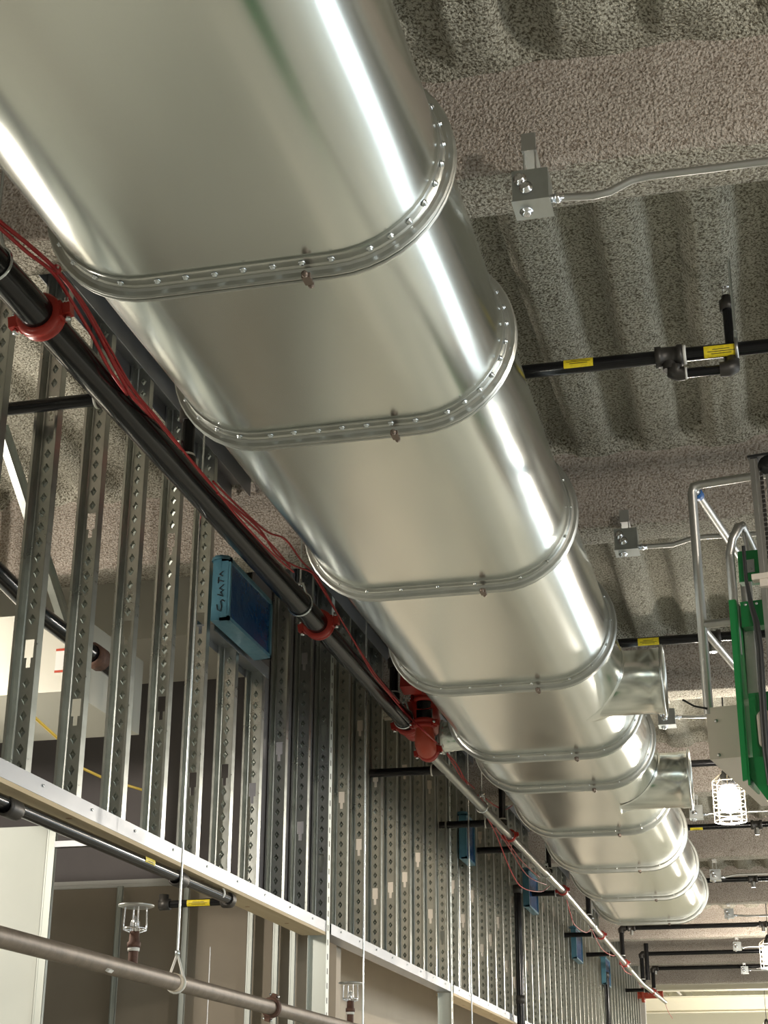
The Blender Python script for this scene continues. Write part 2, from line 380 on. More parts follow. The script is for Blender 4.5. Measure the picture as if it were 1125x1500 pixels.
# ------------------------------------------------------------------ left stud wall
XW, WD = -2.37, .092; HZ = 1.17
def stud_mesh(z0, z1, holes, dia=True, ph=0):
    mb = MB(); t = .0015; x1 = 0; x0 = -WD; fl = .041; lip = .010; h = z1-z0
    # web with keyhole knock-outs (gaps in the sheet)
    cuts = [0]
    for hz in holes: cuts += [hz-.05, hz+.05]
    cuts.append(h); hw = .017; xc = (x0+x1)/2
    for i, (a, b) in enumerate(zip(cuts, cuts[1:])):
        if b <= a: continue
        if i % 2 == 0: mb.box((x0, -t, a), (x1, 0, b))
        else: mb.box((x0, -t, a), (xc-hw, 0, b)); mb.box((xc+hw, -t, a), (x1, 0, b)); mb.box((xc-hw, -t, a), (xc-hw+.009, 0, a+.035)); mb.box((xc+hw-.009, -t, a), (xc+hw, 0, a+.035))
    mb.box((x1-t, -fl, 0), (x1, 0, h)); mb.box((x0, -fl, 0), (x0+t, 0, h))
    mb.box((x1-lip, -fl, 0), (x1, -fl+t, h)); mb.box((x0, -fl, 0), (x0+lip, -fl+t, h))
    # rolled grooves along web, embossed diamonds
    for x in (x0+.018, x1-.018): mb.add([(x-.004, -t, 0), (x, -t-.003, 0), (x+.004, -t, 0), (x-.004, -t, h), (x, -t-.003, h), (x+.004, -t, h)], [(0,1,4,3), (1,2,5,4)])
    if dia:
        z = .03+ph
        while z < h-.03:
            if all(abs(z-q) > .07 for q in holes):
                a, b, d = .013, .020, .007; y = -t
                o = [(xc-a, y, z), (xc, y, z-b), (xc+a, y, z), (xc, y, z+b)]
                i_ = [(xc-a*.55, y-d, z), (xc, y-d, z-b*.55), (xc+a*.55, y-d, z), (xc, y-d, z+b*.55)]
                c = [(xc-a*.25, y+.0, z), (xc, y+.0, z-b*.25), (xc+a*.25, y, z), (xc, y, z+b*.25)]
                mb.add(o+i_+c, [(j, (j+1) % 4, 4+(j+1) % 4, 4+j) for j in range(4)]+[(4+j, 4+(j+1) % 4, 8+(j+1) % 4, 8+j) for j in range(4)])
            z += .057
    return mb
SV = [stud_mesh(HZ, DECK, hs, True, p) for hs, p in (((.42, 1.35), 0), ((.32, 1.05), .02), ((.75, 1.62), .01), ((.55, 1.28), .03))]
protos = {}
ORD = ['first', 'second', 'third', 'fourth', 'fifth', 'sixth', 'seventh', 'eighth', 'ninth', 'tenth', 'eleventh', 'twelfth', 'thirteenth', 'fourteenth', 'fifteenth', 'sixteenth', 'seventeenth', 'eighteenth', 'nineteenth', 'twentieth']
def place_stud(key, mbf, y, label):
    if key not in protos:
        o = mbf().build('steel_stud', M['stud']); protos[key] = o
    else: o = protos[key].copy(); COL.objects.link(o)
    o.location = (XW, y, HZ); tag(o, label, 'stud', 'steel studs of the left wall'); return o
POST1, POST2 = 8.37, 11.72
RIS1, RIS2 = at(762, 1450, 'x', -2.31).y, at(889, 1450, 'x', -2.31).y
cnt = {}; TA, TB = at(314, 908, 'x', XW), at(393, 979, 'x', XW)
pat = [0, 1, 2, 3, 1, 0, 3, 2]
for k in range(-3, 62):
    y = 4.73+.406*k
    if y > 27.6: continue
    near = 'over the long timber-lined header' if y < POST1-.1 else 'between the two corner posts' if y < POST2 else 'between second post and black pipe' if y < RIS1 else 'between the tall black wall pipes' if y < RIS2 else 'past the farther black wall pipe'
    c = cnt.get(near, 0); cnt[near] = c+1
    lab = 'galvanised steel wall stud, %s one %s' % (ORD[c], near)
    clash = any(b-.03 < y < b+.31 for b in BEAMS)
    if k in (5, 6):
        place_stud('short', lambda: stud_mesh(HZ, TA.z-.02, (.45,)), y, 'short galvanised stud below the blue-wrapped opening, %s one' % ('nearer' if k == 5 else 'farther'))
    elif clash: place_stud('clash%d' % (k % 2), lambda: stud_mesh(HZ, BEAMZ-.01, ((.42,) if k % 2 else (.8,))), y, lab)
    else:
        i = pat[k % 8]; place_stud('s%d' % i, lambda: SV[i], y, lab)
# extra studs doubling the far panels (closer spacing there)
# opening header above the short studs
y0, y1, z0 = TA.y, TB.y, TA.z-.02
mb = MB(); mb.box((XW-WD-.003, y0, z0), (XW+.002, y1, z0+.003)); mb.box((XW, y0, z0-.03), (XW+.003, y1, z0+.03)); mb.box((XW-WD-.004, y0, z0-.035), (XW-WD-.001, y1, z0+.035))
tag(mb.build('opening_header_track', M['track']), 'short galvanised channel under the nearest blue-wrapped duct stub', 'metal track')
# top tracks between beams
TL = ['nearest', 'second', 'third', 'fourth', 'fifth', 'sixth', 'seventh', 'eighth', 'ninth', 'tenth']
spans = [(2.0, 3.90)]+[(a+.27, b-.03) for a, b in zip(BEAMS[2:], BEAMS[3:])]
for i, (a, b) in enumerate(spans):
    mb = MB(); mb.box((XW-WD-.004, a, DECK-.004), (XW+.004, b, DECK)); mb.box((XW+.002, a, DECK-.075), (XW+.005, b, DECK+.02)); mb.box((XW-WD-.005, a, DECK-.075), (XW-WD-.002, b, DECK+.02))
    tag(mb.build('top_track', M['track']), '%s galvanised top track where the stud wall meets the ribbed ceiling' % TL[i], 'metal track', 'top tracks')
def header(y0, y1, label, timber):
    t = thing('door_header', label, 'header', (XW, (y0+y1)/2, HZ-.1), 'headers of the stud wall')
    mb = MB(); mb.box((XW+.002, y0, HZ-.056), (XW+.005, y1, HZ+.002)); mb.box((XW-WD-.006, y0, HZ-.05), (XW-WD-.003, y1, HZ+.03)); mb.box((XW-WD-.004, y0, HZ-.004), (XW+.004, y1, HZ))
    mb.box((XW-WD, y0, HZ-.056), (XW+.002, y1, HZ-.052))
    mb.build('track_channel', M['track'], t)
    y = y0+.2; sc = None
    while y < y1:
        if sc is None:
            mb = MB(); mb.lathe((XW+.005, y, HZ-.02), (1, 0, 0), [(0, .005), (.004, .005), (.004, 0)], 6); sc = mb.build('track_screw', M['screw'], t); ys0 = y
        else: c = sc.copy(); COL.objects.link(c); c.parent = t; c.location = (0, y-ys0, 0)
        y += .406
    if timber:
        mb = MB(); mb.box((XW-.125, y0, HZ-.072), (XW+.004, y1, HZ-.0565)); tb = mb.build('timber_lining', M['wood'], t)
        for j in range(int((y1-y0)/.45)):
            mb = MB(); cy = y0+.3+.45*j+.1*sin(j*2.3); mb.lathe((XW-.055-.03*sin(j*1.7), cy, HZ-.0718), (0, 0, -1), [(0, .013), (.0006, .012), (.0006, 0)], 10); mb.build('knot', M['knot'], tb)
    return t
header(3.4, POST1-.05, 'long galvanised header with pale lumber lining above the nearest wide opening', True)
header(POST1+.06, POST2-.05, 'bare galvanised header between the two corner posts, bright with lamp glare', False)
header(POST2+.06, 19.5, 'third galvanised header with lumber lining beyond the second corner post', True)
def post(y, label):
    t = thing('corner_post', label, 'post', (XW, y, FLOOR), 'full height posts of the stud wall')
    mb = MB(); t_ = .002
    mb.box((XW, y-.03, FLOOR), (XW+.004, y+.03, BEAMZ+.3)); mb.box((XW-WD, y-.022, FLOOR), (XW, y-.020, HZ-.06)); mb.box((XW-WD, y+.028, FLOOR), (XW, y+.03, BEAMZ+.3)); mb.box((XW-WD, y-.06, FLOOR), (XW-WD+.002, y-.02, HZ-.06))
    mb.build('post_shell', M['pale_stud'], t)
    z = .3; sl = None
    while z < BEAMZ:
        if sl is None: mb = MB(); mb.box((XW+.0038, y-.008, z), (XW+.0052, y+.004, z+.03)); sl = mb.build('slot', M['iron'], t); z00 = z
        else: c = sl.copy(); COL.objects.link(c); c.parent = t; c.location = (0, 0, z-z00)
        z += .075
post(POST1, 'slotted steel corner post at the far end of the timber-lined header')
post(POST2, 'slotted steel corner post between the bare header and the third header')
# gypsum boards behind the far studs, upper and lower, and a shade sheet
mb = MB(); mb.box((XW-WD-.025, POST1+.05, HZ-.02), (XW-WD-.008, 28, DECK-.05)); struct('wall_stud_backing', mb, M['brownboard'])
mb = MB(); mb.box((XW-WD-.025, 7.25, HZ-.02), (XW-WD-.008, POST1+.04, DECK-.05)); struct('wall_stud_gap_shade', mb, M['purpleboard_shade'])  # dark sheet added to stand for the unlit space behind these studs
mb = MB(); mb.box((XW-.75, POST1+.9, FLOOR), (XW-.70, 28, HZ+.3)); struct('wall_inner', mb, M['beigeboard'])
mb = MB(); mb.box((XW-.02, 19.55, FLOOR), (XW+.0, 28, HZ)); struct('wall_left_lower', mb, M['beigeboard'])
mb = MB(); mb.box((-6.5, 27.8, FLOOR), (XW+.05, 28, DECK)); struct('wall_left_end', mb, M['wall'])
# the room behind: brown end wall, its studs, pale partition
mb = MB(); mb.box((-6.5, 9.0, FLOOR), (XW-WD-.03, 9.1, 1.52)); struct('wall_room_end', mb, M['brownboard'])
mb = MB(); mb.box((-6.5, 9.02, 1.55), (XW-WD-.03, 9.12, DECK)); struct('wall_room_end_upper', mb, M['purpleboard_shade'])
mb = MB(); mb.box((-6.5, 8.99, 1.50), (XW-WD-.03, 9.01, 1.545)); mb.box((-6.5, 8.985, 1.519), (XW-WD-.03, 8.992, 1.524)); struct('trim_1', mb, M['jointwhite'])
mb = MB(); mb.box((-6.5, 7.5, FLOOR), (-3.62, 7.6, 1.58)); struct('wall_partition', mb, M['drywall'])
def long_stud(x, y, z0, z1, label, w=.035, grp='room studs'):
    mb = MB(); mb.box((x, y, z0), (x+w, y+.002, z1)); mb.box((x, y, z0), (x+.002, y+.08, z1)); mb.box((x+w-.002, y, z0), (x+w, y+.02, z1)); mb.box((x+.008, y-.003, z0), (x+.012, y, z1))
    o = mb.build('steel_stud', M['pale_stud']); tag(o, label, 'stud', grp); return o
for px, lb in ((167, 'nearest the pale partition'), (266, 'second from the pale partition, behind the hanging rod'), (362, 'third from the pale partition, below the timber lining'), (400, 'second before the corner post'), (425, 'last one before the corner post')):
    x = at(px, 1400, 'y', 8.9).x; long_stud(x, 8.88, FLOOR, 1.49, 'bright stud on the brown board wall, '+lb)
o = long_stud(-3.62, 7.47, FLOOR, 1.56, 'steel end stud closing the edge of the pale drywall partition', .05)
mb = MB(); mb.box((-3.57, 7.46, 1.46), (-3.2, 7.5, 1.49)); tag(mb.build('steel_track', M['track']), 'horizontal steel track reaching from the pale partition towards the stud wall', 'metal track')
for x, y0, y1 in ((-4.3, 3.0, 0), (-4.3, 3.7, 0), (-4.3, 4.4, 0), (-4.3, 5.2, 0), (-4.3, 6.1, 0)):
    pass
STL = ['nearest', 'second', 'third', 'fourth']
for i, y in enumerate((5.35, 6.0, 6.62, 7.2)):
    mb = MB(); mb.box((-3.75, y, 1.6), (-3.72, y+.035, DECK-.02 if abs(y-7) > .3 else BEAMZ-.02)); mb.box((-3.75, y, 1.6), (-3.70, y+.003, DECK-.02 if abs(y-7) > .3 else BEAMZ-.02))
    tag(mb.build('steel_stud', M['stud']), 'narrow steel stud in the room behind, %s seen between the wall studs' % STL[i], 'stud', 'inner room studs')
mb = MB()
p, q = at(15, 665, 'x', -2.95), at(108, 950, 'x', -2.95); d = (q-p).normalized(); sd = V((1, 0, 0)).cross(d)
mb.obox((p+q)/2, d*((q-p).length/2+.12), sd*.032, V((.002, 0, 0))); mb.obox((p+q)/2+sd*.032, d*((q-p).length/2+.12), sd*.002, V((.016, 0, 0))); mb.obox((p+q)/2-sd*.032, d*((q-p).length/2+.12), sd*.002, V((.016, 0, 0)))
tag(mb.build('diagonal_brace', M['stud']), 'slanting steel brace stud seen through the nearest wall studs', 'brace')

# rectangular ducts in the room behind
mb = MB(); mb.box((-4.3, 7.62, 2.60), (-2.75, 8.45, 2.96)); rd = origin(mb.build('rectangular_duct', M['duct_board']), (-3.5, 8, 2.60)); tag(rd, 'wide rectangular galvanised duct behind the studs, lit on its near side', 'duct')
mb = MB(); mb.box((-4.3, 7.60, 2.59), (-4.27, 8.47, 2.97)); mb.box((-2.78, 7.60, 2.59), (-2.75, 8.47, 2.97)); mb.build('duct_seam_flange', M['flange'], rd)
mb = MB()
for x in (-4.1, -3.3):
    for y in (7.7, 8.35): mb.tube([(x, y, 2.9), (x, y, DECK+.02)], .005, 6)
mb.build('hanger_rod', M['screw'], rd)
pA = at(2, 910, 'y', 6.2); pB = at(103, 1012, 'y', 6.2)
mb = MB(); mb.box((-4.6, 6.2, pB.z-.0), (pB.x, 7.0, pA.z+.02)); ld = origin(mb.build('rectangular_duct', M['duct_board']), (-4, 6.6, pB.z)); tag(ld, 'pale rectangular duct box behind the two nearest studs with a white label', 'duct')
mb = MB()
for x in (-4.2, pB.x-.15): mb.tube([(x, 6.5, pA.z), (x, 6.5, DECK+.02)], .005, 6)
mb.build('hanger_rod', M['screw'], ld)
c = at(91, 968, 'y', 6.195); mb = MB(); mb.box((c.x-.03, 6.19, c.z-.055), (c.x+.03, 6.1985, c.z+.055)); lb = mb.build('paper_label', M['label_white'], ld)
mb = MB(); mb.box((c.x-.03, 6.187, c.z-.055), (c.x+.03, 6.1895, c.z-.045)); mb.box((c.x-.03, 6.187, c.z+.045), (c.x+.03, 6.1895, c.z+.055)); mb.build('label_band', M['orange_red'], lb)
mb = MB(); pts = [at(*p, 'x', -2.75) for p in ((50, 1050), (92, 1088), (120, 1125), (152, 1140), (185, 1150), (212, 1158))]
mb.tube(pts, .006, 8); tag(mb.build('yellow_cable', M['yellow']), 'yellow cable sagging behind the nearest wall studs', 'cable')
mb = MB(); mb.tube([at(-30, 812, 'x', -2.78), at(50, 893, 'x', -2.78), at(170, 985, 'x', -2.78)], .038, 14); bp_ = mb.build('black_room_pipe', M['black']); tag(bp_, 'thick black pipe behind the nearest studs above the pale duct box', 'pipe')
mb = MB(); a = at(140, 962, 'x', -2.78); mb.lathe(a-V((0, .05, 0)), (0, 1, 0), [(0, .041), (0, .052), (.1, .052), (.1, .041)], 14); mb.build('pipe_band', M['rustpipe'], bp_)

# black pipe under the header
bp = thing('waste_pipe', 'black steel pipe under the timber lining, ending in a left-hand elbow', 'pipe', (-2.40, 5, 1.05))
XP = -2.40; z1 = 1.1
ya, yb_ = at(0, 1178, 'x', XP), at(337, 1318, 'x', XP); zz = z1
mb = MB(); mb.tube([(XP, 3.2, ya.z), (XP, yb_.y, yb_.z)], .024, 14); mb.build('pipe_run', M['black'], bp)
e = V((XP, yb_.y, yb_.z)); g = at(243, 1325, 'y', e.y+.04)
mb = MB(); mb.tube([e+V((0, -.04, 0)), e, e+V((-.012, .030, 0)), e+V((-.045, .042, -.0))], .030, 14); mb.build('elbow', M['iron'], bp)
mb = MB(); mb.tube([e+V((-.04, .042, 0)), V((g.x, e.y+.042, g.z+.0))], .017, 12); br_ = mb.build('pipe_run', M['black'], bp)
mb = MB(); mb.lathe(V((g.x+.02, e.y+.042, g.z)), (-1, 0, 0), [(0, .018), (0, .026), (.05, .026), (.05, .0)], 12); mb.lathe(V((g.x-.012, e.y+.042, g.z-.005)), (0, 0, 1), [(0, .022), (.05, .022), (.05, 0)], 12); mb.build('end_elbow', M['iron'], bp)
for px in ((15, 1184), (262, 1288)):
    q = at(*px, 'x', XP); mb = MB(); mb.lathe((XP, q.y-.045, q.z), (0, 1, 0), [(0, .025), (0, .032), (.015, .034), (.075, .034), (.09, .032), (.09, .025)], 14); mb.build('pipe_coupling', M['iron'], bp)
q = at(320, 1308, 'x', XP); mb = MB(); mb.lathe((XP, q.y, q.z), (0, 1, 0), [(0, .025), (0, .029), (.015, .029), (.015, .025)], 14); mb.build('tape_band', M['white_tape'], bp)
def sticker(parent, c, ax, r, half, facing):     # a curved label hugging a pipe
    c = V(c); ax = V(ax).normalized(); f = V(facing); f = (f-ax*f.dot(ax)).normalized(); g_ = ax.cross(f); mb = MB(); vs = []
    for t in (-half, half):
        for i in range(7): a_ = (-50+100*i/6)*pi/180; vs.append(c+ax*t+(f*cos(a_)+g_*sin(a_))*(r+.0012))
    mb.add(vs, [(i, i+1, 8+i, 7+i) for i in range(6)], True); s = mb.build('yellow_sticker', M['sticker'], parent)
    mb = MB()
    for j, w in ((-1, .5), (0, .8), (1, .6)):
        vs = []
        for t in (-half*w, half*w):
            for dd in (-2.5, 2.5): a_ = radians(j*16+dd); vs.append(c+ax*t+(f*cos(a_)+g_*sin(a_))*(r+.002))
        mb.add(vs, [(0, 1, 3, 2)])
    mb.build('sticker_print', M['ink'], s)
q = at(212, 1262, 'x', XP); sticker(bp, (XP, q.y, q.z), (0, 1, 0), .0245, .05, -q)
sticker(bp, ((e.x+g.x)/2, e.y+.042, (e.z+g.z)/2), (1, 0, 0), .017, .055, -e)

# ------------------------------------------------------------------ blue-wrapped duct stubs
def stub(loc, label, marks, w=.62, h=.29, d=.095):
    t = thing('wrapped_duct_stub', label, 'duct stub', loc, 'blue-wrapped duct stubs')
    x, y, z = loc
    mb = MB(); ny, nz = 12, 8; vs = []
    mb.box((x+.01, y, z), (x+d-.045, y+w, z+h)); mb.box((x+d-.046, y, z), (x+d-.01, y+w, z+.012)); mb.box((x+d-.046, y, z+h-.012), (x+d-.01, y+w, z+h)); mb.box((x+d-.046, y, z), (x+d-.01, y+.012, z+h)); mb.box((x+d-.046, y+w-.012, z), (x+d-.01, y+w, z+h)); mb.build('stub_sleeve', M['bluepale'], t)
    mb = MB()
    for j in range(nz+1):
        for i in range(ny+1):
            e_ = sin(pi*i/ny)*sin(pi*j/nz); vs.append((x+d-.008-.012*e_+.004*noise.noise(V((i*.8, j*.8, y))), y+w*i/ny, z+h*j/nz))
    mb.add(vs, [(j*(ny+1)+i, j*(ny+1)+i+1, (j+1)*(ny+1)+i+1, (j+1)*(ny+1)+i) for j in range(nz) for i in range(ny)], True)
    mb.build('film_face', M['bluefilm'], t)
    mb = MB(); f = .018
    for a_, b_ in (((y, z), (y+w, z+f)), ((y, z+h-f), (y+w, z+h)), ((y, z), (y+f, z+h)), ((y+w-f, z), (y+w, z+h))): mb.box((x+d-.012, a_[0], a_[1]), (x+d, b_[0], b_[1]))
    mb.build('film_edge', M['bluepale'], t)
    mb = MB(); mb.lathe((x+d*.5, y+.02, z+h+.0), (0, 0, 1), [(-.01, .05), (.01, .045), (.018, .02), (.014, 0)], 9); mb.build('film_crumple', M['bluepale'], t)
    if marks:
        mb = MB(); yy = y-.002; S = [
            [(-.30, .30), (-.22, .10), (.05, .04), (.12, .22), (.02, .40), (.10, .46), (.36, .40)],
            [(-.28, .68), (.18, .60), (-.02, .76), (.22, .82), (-.14, .90), (.22, 1.04)],
            [(-.30, 1.22), (.20, 1.16)], [(-.26, 1.10), (-.24, 1.34)], [(.10, 1.36), (-.18, 1.44), (.12, 1.54)]]
        for st in S: mb.tube([(x+.052+.055*a_, yy, z+.035+.125*b_) for a_, b_ in st], .0022, 5)
        mb.build('marker_writing', M['ink'], t)
    return t
stub((XW+.022, 6.27, 2.20), 'nearest blue film-wrapped duct stub poking through the wall, with marker writing', True)
for px, lb in (((690, 1231), 'second blue-wrapped duct stub, by the first pair of black side outlets'), ((782, 1308), 'third blue-wrapped duct stub, behind the sagging red cables'), ((849, 1386), 'fourth blue-wrapped duct stub along the stud wall'), ((891, 1425), 'farthest blue-wrapped duct stub near the end of the wall')):
    q = at(*px, 'x', XW+.07); ww = .36 if px[0] == 690 else .6; stub((XW+.0, q.y-ww/2, q.z-.17), lb, False, ww, .35, .07)

# ------------------------------------------------------------------ sprinkler main
XM, ZM = -2.10, 2.45; RM = .055
YV = at(598, 1052, 'x', XM).y
main = thing('sprinkler_main', 'long sprinkler main along the stud wall, black near and bare steel beyond the red valve', 'pipe', (XM, 4, ZM))
mb = MB(); mb.tube([(XM, -2, ZM), (XM, YV+.02, ZM)], RM, 24); mb.build('black_pipe_run', M['black'], main)
def coupling(yc, x=XM, z=ZM, r=RM, parent=main, ax=V((0, 1, 0)), m='red', ear=V((1, 0, .15))):
    c = V((x, yc, z)); ax = V(ax); k = r/.055; mb = MB(); ear = (ear-ax*ear.dot(ax)).normalized(); up = ax.cross(ear)
    mb.lathe(c-ax*.032*k, ax, [(0, r), (0, r+.012*k), (.008*k, r+.020*k), (.022*k, r+.022*k), (.027*k, r+.017*k), (.037*k, r+.017*k), (.042*k, r+.022*k), (.056*k, r+.020*k), (.064*k, r+.012*k), (.064*k, r)], 24)
    for s in (-1, 1): mb.obox(c+ear*s*(r+.030*k), ear*.020*k, ax*.017*k, up*.019*k); mb.obox(c+ear*s*(r+.012*k), ear*.012*k, ax*.024*k, up*.028*k)
    o = mb.build('grooved_coupling', M[m], parent)
    for s in (-1, 1):
        mb = MB(); b = c+ear*s*(r+.034*k); mb.lathe(b-up*.045*k, up, [(0, 0), (0, .007*k), (.012*k, .007*k), (.013*k, .010*k), (.022*k, .010*k), (.022*k, .005*k), (.068*k, .005*k), (.068*k, .010*k), (.082*k, .010*k), (.082*k, 0)], 8); mb.build('bolt', M['screw'], o)
for px in ((60, 465), (467, 915)): coupling(at(*px, 'x', XM).y)
# tee, valve drop and lower elbow
Y1 = YV+.02; xv = XM+.10
coupling(Y1-.03)
mb = MB(); mb.tube([(XM, Y1, ZM), (XM, Y1+.16, ZM)], RM+.012, 20); mb.tube([(XM, Y1+.08, ZM), (XM+.14, Y1+.08, ZM)], RM+.006, 20); mb.tube([(XM, Y1+.08, ZM), (XM, Y1+.08, ZM+.15)], RM+.004, 20); mb.build('grooved_tee', M['red'], main)
coupling(Y1+.08, XM+.02, ZM+.0, RM, main, V((1, 0, 0)), 'red', V((0, 1, 0)))
P = at(622, 1085, 'x', -1.93); yv = P.y
mb = MB(); mb.tube([(-1.93, yv, P.z+.34), (-1.93, yv, P.z+.03)], .048, 20); mb.build('black_drop_nipple', M['black'], main)
mb = MB(); mb.tube([(XM, Y1+.10, ZM), (XM+.10, Y1+.12, ZM+.02), (-1.93, yv-.02, ZM+.06), (-1.93, yv, ZM+.0)], .06, 18); mb.build('grooved_elbow', M['red'], main)
coupling(yv, -1.93, P.z+.26, .048, main, V((0, 0, 1)), 'red', V((1, -.3, 0))); coupling(yv, -1.93, P.z+.10, .048, main, V((0, 0, 1)), 'red', V((1, -.3, 0)))
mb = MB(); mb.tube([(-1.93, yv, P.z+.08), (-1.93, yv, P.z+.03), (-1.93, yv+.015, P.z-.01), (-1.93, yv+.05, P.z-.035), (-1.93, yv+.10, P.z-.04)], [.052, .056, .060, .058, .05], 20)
mb.build('drop_elbow', M['orange_red'], main)
coupling(yv+.10, -1.93, P.z-.04, .045, main)
THIN = [(-1.93, yv+.08, P.z-.04)]; XT = -2.0
for px in ((745, 1222), (825, 1305), (940, 1440), (975, 1468)):
    q = at(*px, 'x', XT); THIN.append(tuple(q))
mb = MB(); mb.tube(THIN, .032, 16); mb.build('bare_pipe_run', M['bright_pipe'], main)
YE = THIN[-1][1]
def thin_at(y):
    for a_, b_ in zip(THIN, THIN[1:]):
        if y <= b_[1]: t = (y-a_[1])/(b_[1]-a_[1]); return V(a_)+(V(b_)-V(a_))*t
    return V(THIN[-1])
for px in ((747, 1223), (824, 1304), (880, 1366), (915, 1410), (955, 1448)):
    q = thin_at(at(*px, 'x', XT).y); coupling(q.y, q.x, q.z, .037)
# red tester box and black riser beside the valve
mb = MB(); q = at(603, 992, 'x', -1.98); mb.obox(q, V((.055, 0, 0)), V((0, .055, -.01)), V((0, .02, .085))); mb.build('red_flow_switch_cover', M['red'], main)

# hangers of the main
def pipe_hanger(y, label, x=XM, z=ZM, r=RM):
    t = thing('pipe_hanger', label, 'pipe hanger', (x, y, z), 'hangers of the sprinkler main')
    mb = MB(); pts = [(x+(r+.004)*sin(a_), y, z-(r+.004)*cos(a_)) for a_ in [radians(d_) for d_ in range(-150, 151, 15)]]
    pts = [(x-.012, y, z+r+.05)]+pts+[(x+.012, y, z+r+.05)]; mb.tube(pts, .006, 6); mb.build('ring', M['screw'], t)
    mb = MB(); mb.tube([(x, y, z+r+.03), (x, y, DECK+.02)], .005, 8); mb.build('threaded_rod', M['screw'], t)
    mb = MB(); mb.lathe((x, y, z+r+.03), (0, 0, 1), [(0, 0), (0, .014), (.02, .014), (.02, .008), (.04, .008), (.04, 0)], 6); mb.build('nut', M['screw'], t)
pipe_hanger(at(440, 868, 'x', XM).y, 'zinc ring hanger on the black main beside the nearest blue stub')
pipe_hanger(at(-6, 350, 'x', XM).y, 'zinc hanger on the black main at the photograph edge under the red cables')
pipe_hanger(YV-.12, 'zinc ring hanger on the black main just before the red valve')
for px, lb in (((700, 1175), 'zinc hanger on the bare pipe just past the red valve'), ((800, 1280), 'zinc hanger on the bare pipe between the far red couplings'), ((868, 1352), 'zinc hanger on the bare pipe under the end of the duct')):
    q = thin_at(at(*px, 'x', XT).y); pipe_hanger(q.y, lb, q.x, q.z, .037)

# risers, cross lines over the duct, and side outlets into the rooms
ZB = 2.75
branch = [5.28, 8.77, 11.9, 14.4, 17.4, 21.0, 23.85, 25.8]
bl = ['nearest black branch pipe above the duct, with two yellow stickers and drop fitting', 'second black branch pipe, crossing just before the nearest round takeoff', 'third black branch pipe, crossing behind the second takeoff',
      'fourth black branch pipe, crossing behind the near work light', 'fifth black branch pipe, crossing above the far duct sections', 'black branch pipe crossing right behind the end of the duct', 'black branch pipe with a corner elbow just past the duct end', 'farthest black branch pipe near the cream steel']
brs = []
for i, y in enumerate(branch):
    r = .0265 if i < 5 else .03
    b = thing('branch_line', bl[i], 'pipe', (XM, y, ZB), 'black branch pipes'); brs.append(b)
    xs, zs = (XM, ZM+RM) if y < YV else (thin_at(y).x, thin_at(y).z+.03)
    mb = MB(); mb.tube([(xs+.03, y, ZB), (3.2, y, ZB)], r, 16); mb.build('pipe_run', M['black'], b)
    mb = MB(); mb.tube([(xs, y, zs-.01), (xs, y, ZB-.03)], r, 14); mb.build('riser', M['black'], b)
    mb = MB(); mb.tube([(xs, y, ZB-.06), (xs, y, ZB-.015), (xs+.015, y, ZB), (xs+.06, y, ZB)], r+.010, 14); mb.build('elbow', M['iron'], b)
    mb = MB(); mb.lathe((xs, y, zs-.005), (0, 0, 1), [(0, r+.010), (.035, r+.010), (.035, r+.003)], 14); mb.build('outlet_collar', M['iron'], b)
    mb = MB(); mb.lathe((xs, y, zs+.032), (0, 0, 1), [(0, r+.001), (.0, r+.005), (.010, r+.005), (.010, r)], 14); mb.build('white_tape_ring', M['white_tape'], b)
b0 = brs[0]; Y0 = 5.28
def p0(x, y): return at(x, y, 'y', Y0)
q = p0(980, 523); zb = ZB
mb = MB(); mb.lathe((q.x-.05, Y0, ZB), (1, 0, 0), [(0, .027), (0, .041), (.022, .041), (.024, .036), (.078, .036), (.080, .041), (.100, .041), (.100, .027)], 18); mb.tube([(q.x+.0, Y0, ZB-.02), (q.x, Y0, ZB-.058)], .026, 14); mb.build('tee', M['iron'], b0)
mb = MB(); mb.lathe((q.x+.051, Y0, ZB), (1, 0, 0), [(0, .03), (0, .037), (.012, .036), (.012, .027)], 18); mb.build('white_tape_ring', M['white_tape'], b0)
e1 = p0(989, 547); e2 = p0(1073, 541)
mb = MB(); mb.tube([(e1.x, Y0, ZB-.05), (e1.x, Y0, e1.z)], .016, 12); mb.build('nipple', M['black'], b0)
mb = MB(); mb.tube([(e1.x, Y0, e1.z+.03), (e1.x, Y0, e1.z), (e1.x+.01, Y0, e1.z-.004), (e1.x+.035, Y0, e1.z-.004)], .026, 14); mb.build('elbow', M['iron'], b0)
mb = MB(); mb.lathe((e1.x+.036, Y0, e1.z-.004), (1, 0, 0), [(0, .017), (0, .023), (.008, .023), (.008, .017)], 14); mb.build('white_tape_ring', M['white_tape'], b0)
mb = MB(); mb.tube([(e1.x+.03, Y0, e1.z-.004), (e2.x-.02, Y0, e1.z-.004)], .0185, 12); mb.build('pipe_run', M['black'], b0)
mb = MB(); mb.tube([(e2.x-.045, Y0, e1.z-.004), (e2.x-.015, Y0, e1.z-.004), (e2.x-.002, Y0, e1.z+.003), (e2.x, Y0+.01, e1.z+.02), (e2.x, Y0+.02, e1.z+.055)], .028, 14); mb.build('elbow', M['iron'], b0)
tp = at(1068, 432, 'y', Y0+.045)
yq = Y0+.066; ztop = min(at(1069, 430, 'y', yq).z, DECK-.04)
mb = MB(); mb.tube([(e2.x, yq, e1.z+.02), (e2.x-.0, yq, ztop-.04)], .0185, 12); mb.build('riser', M['black'], b0)
mb = MB(); mb.lathe((e2.x, yq, ztop-.07), (0, 0, 1), [(0, .019), (0, .028), (.04, .028), (.04, .018), (.06, .018), (.06, .008)], 10); mb.build('head_coupling', M['iron'], b0)
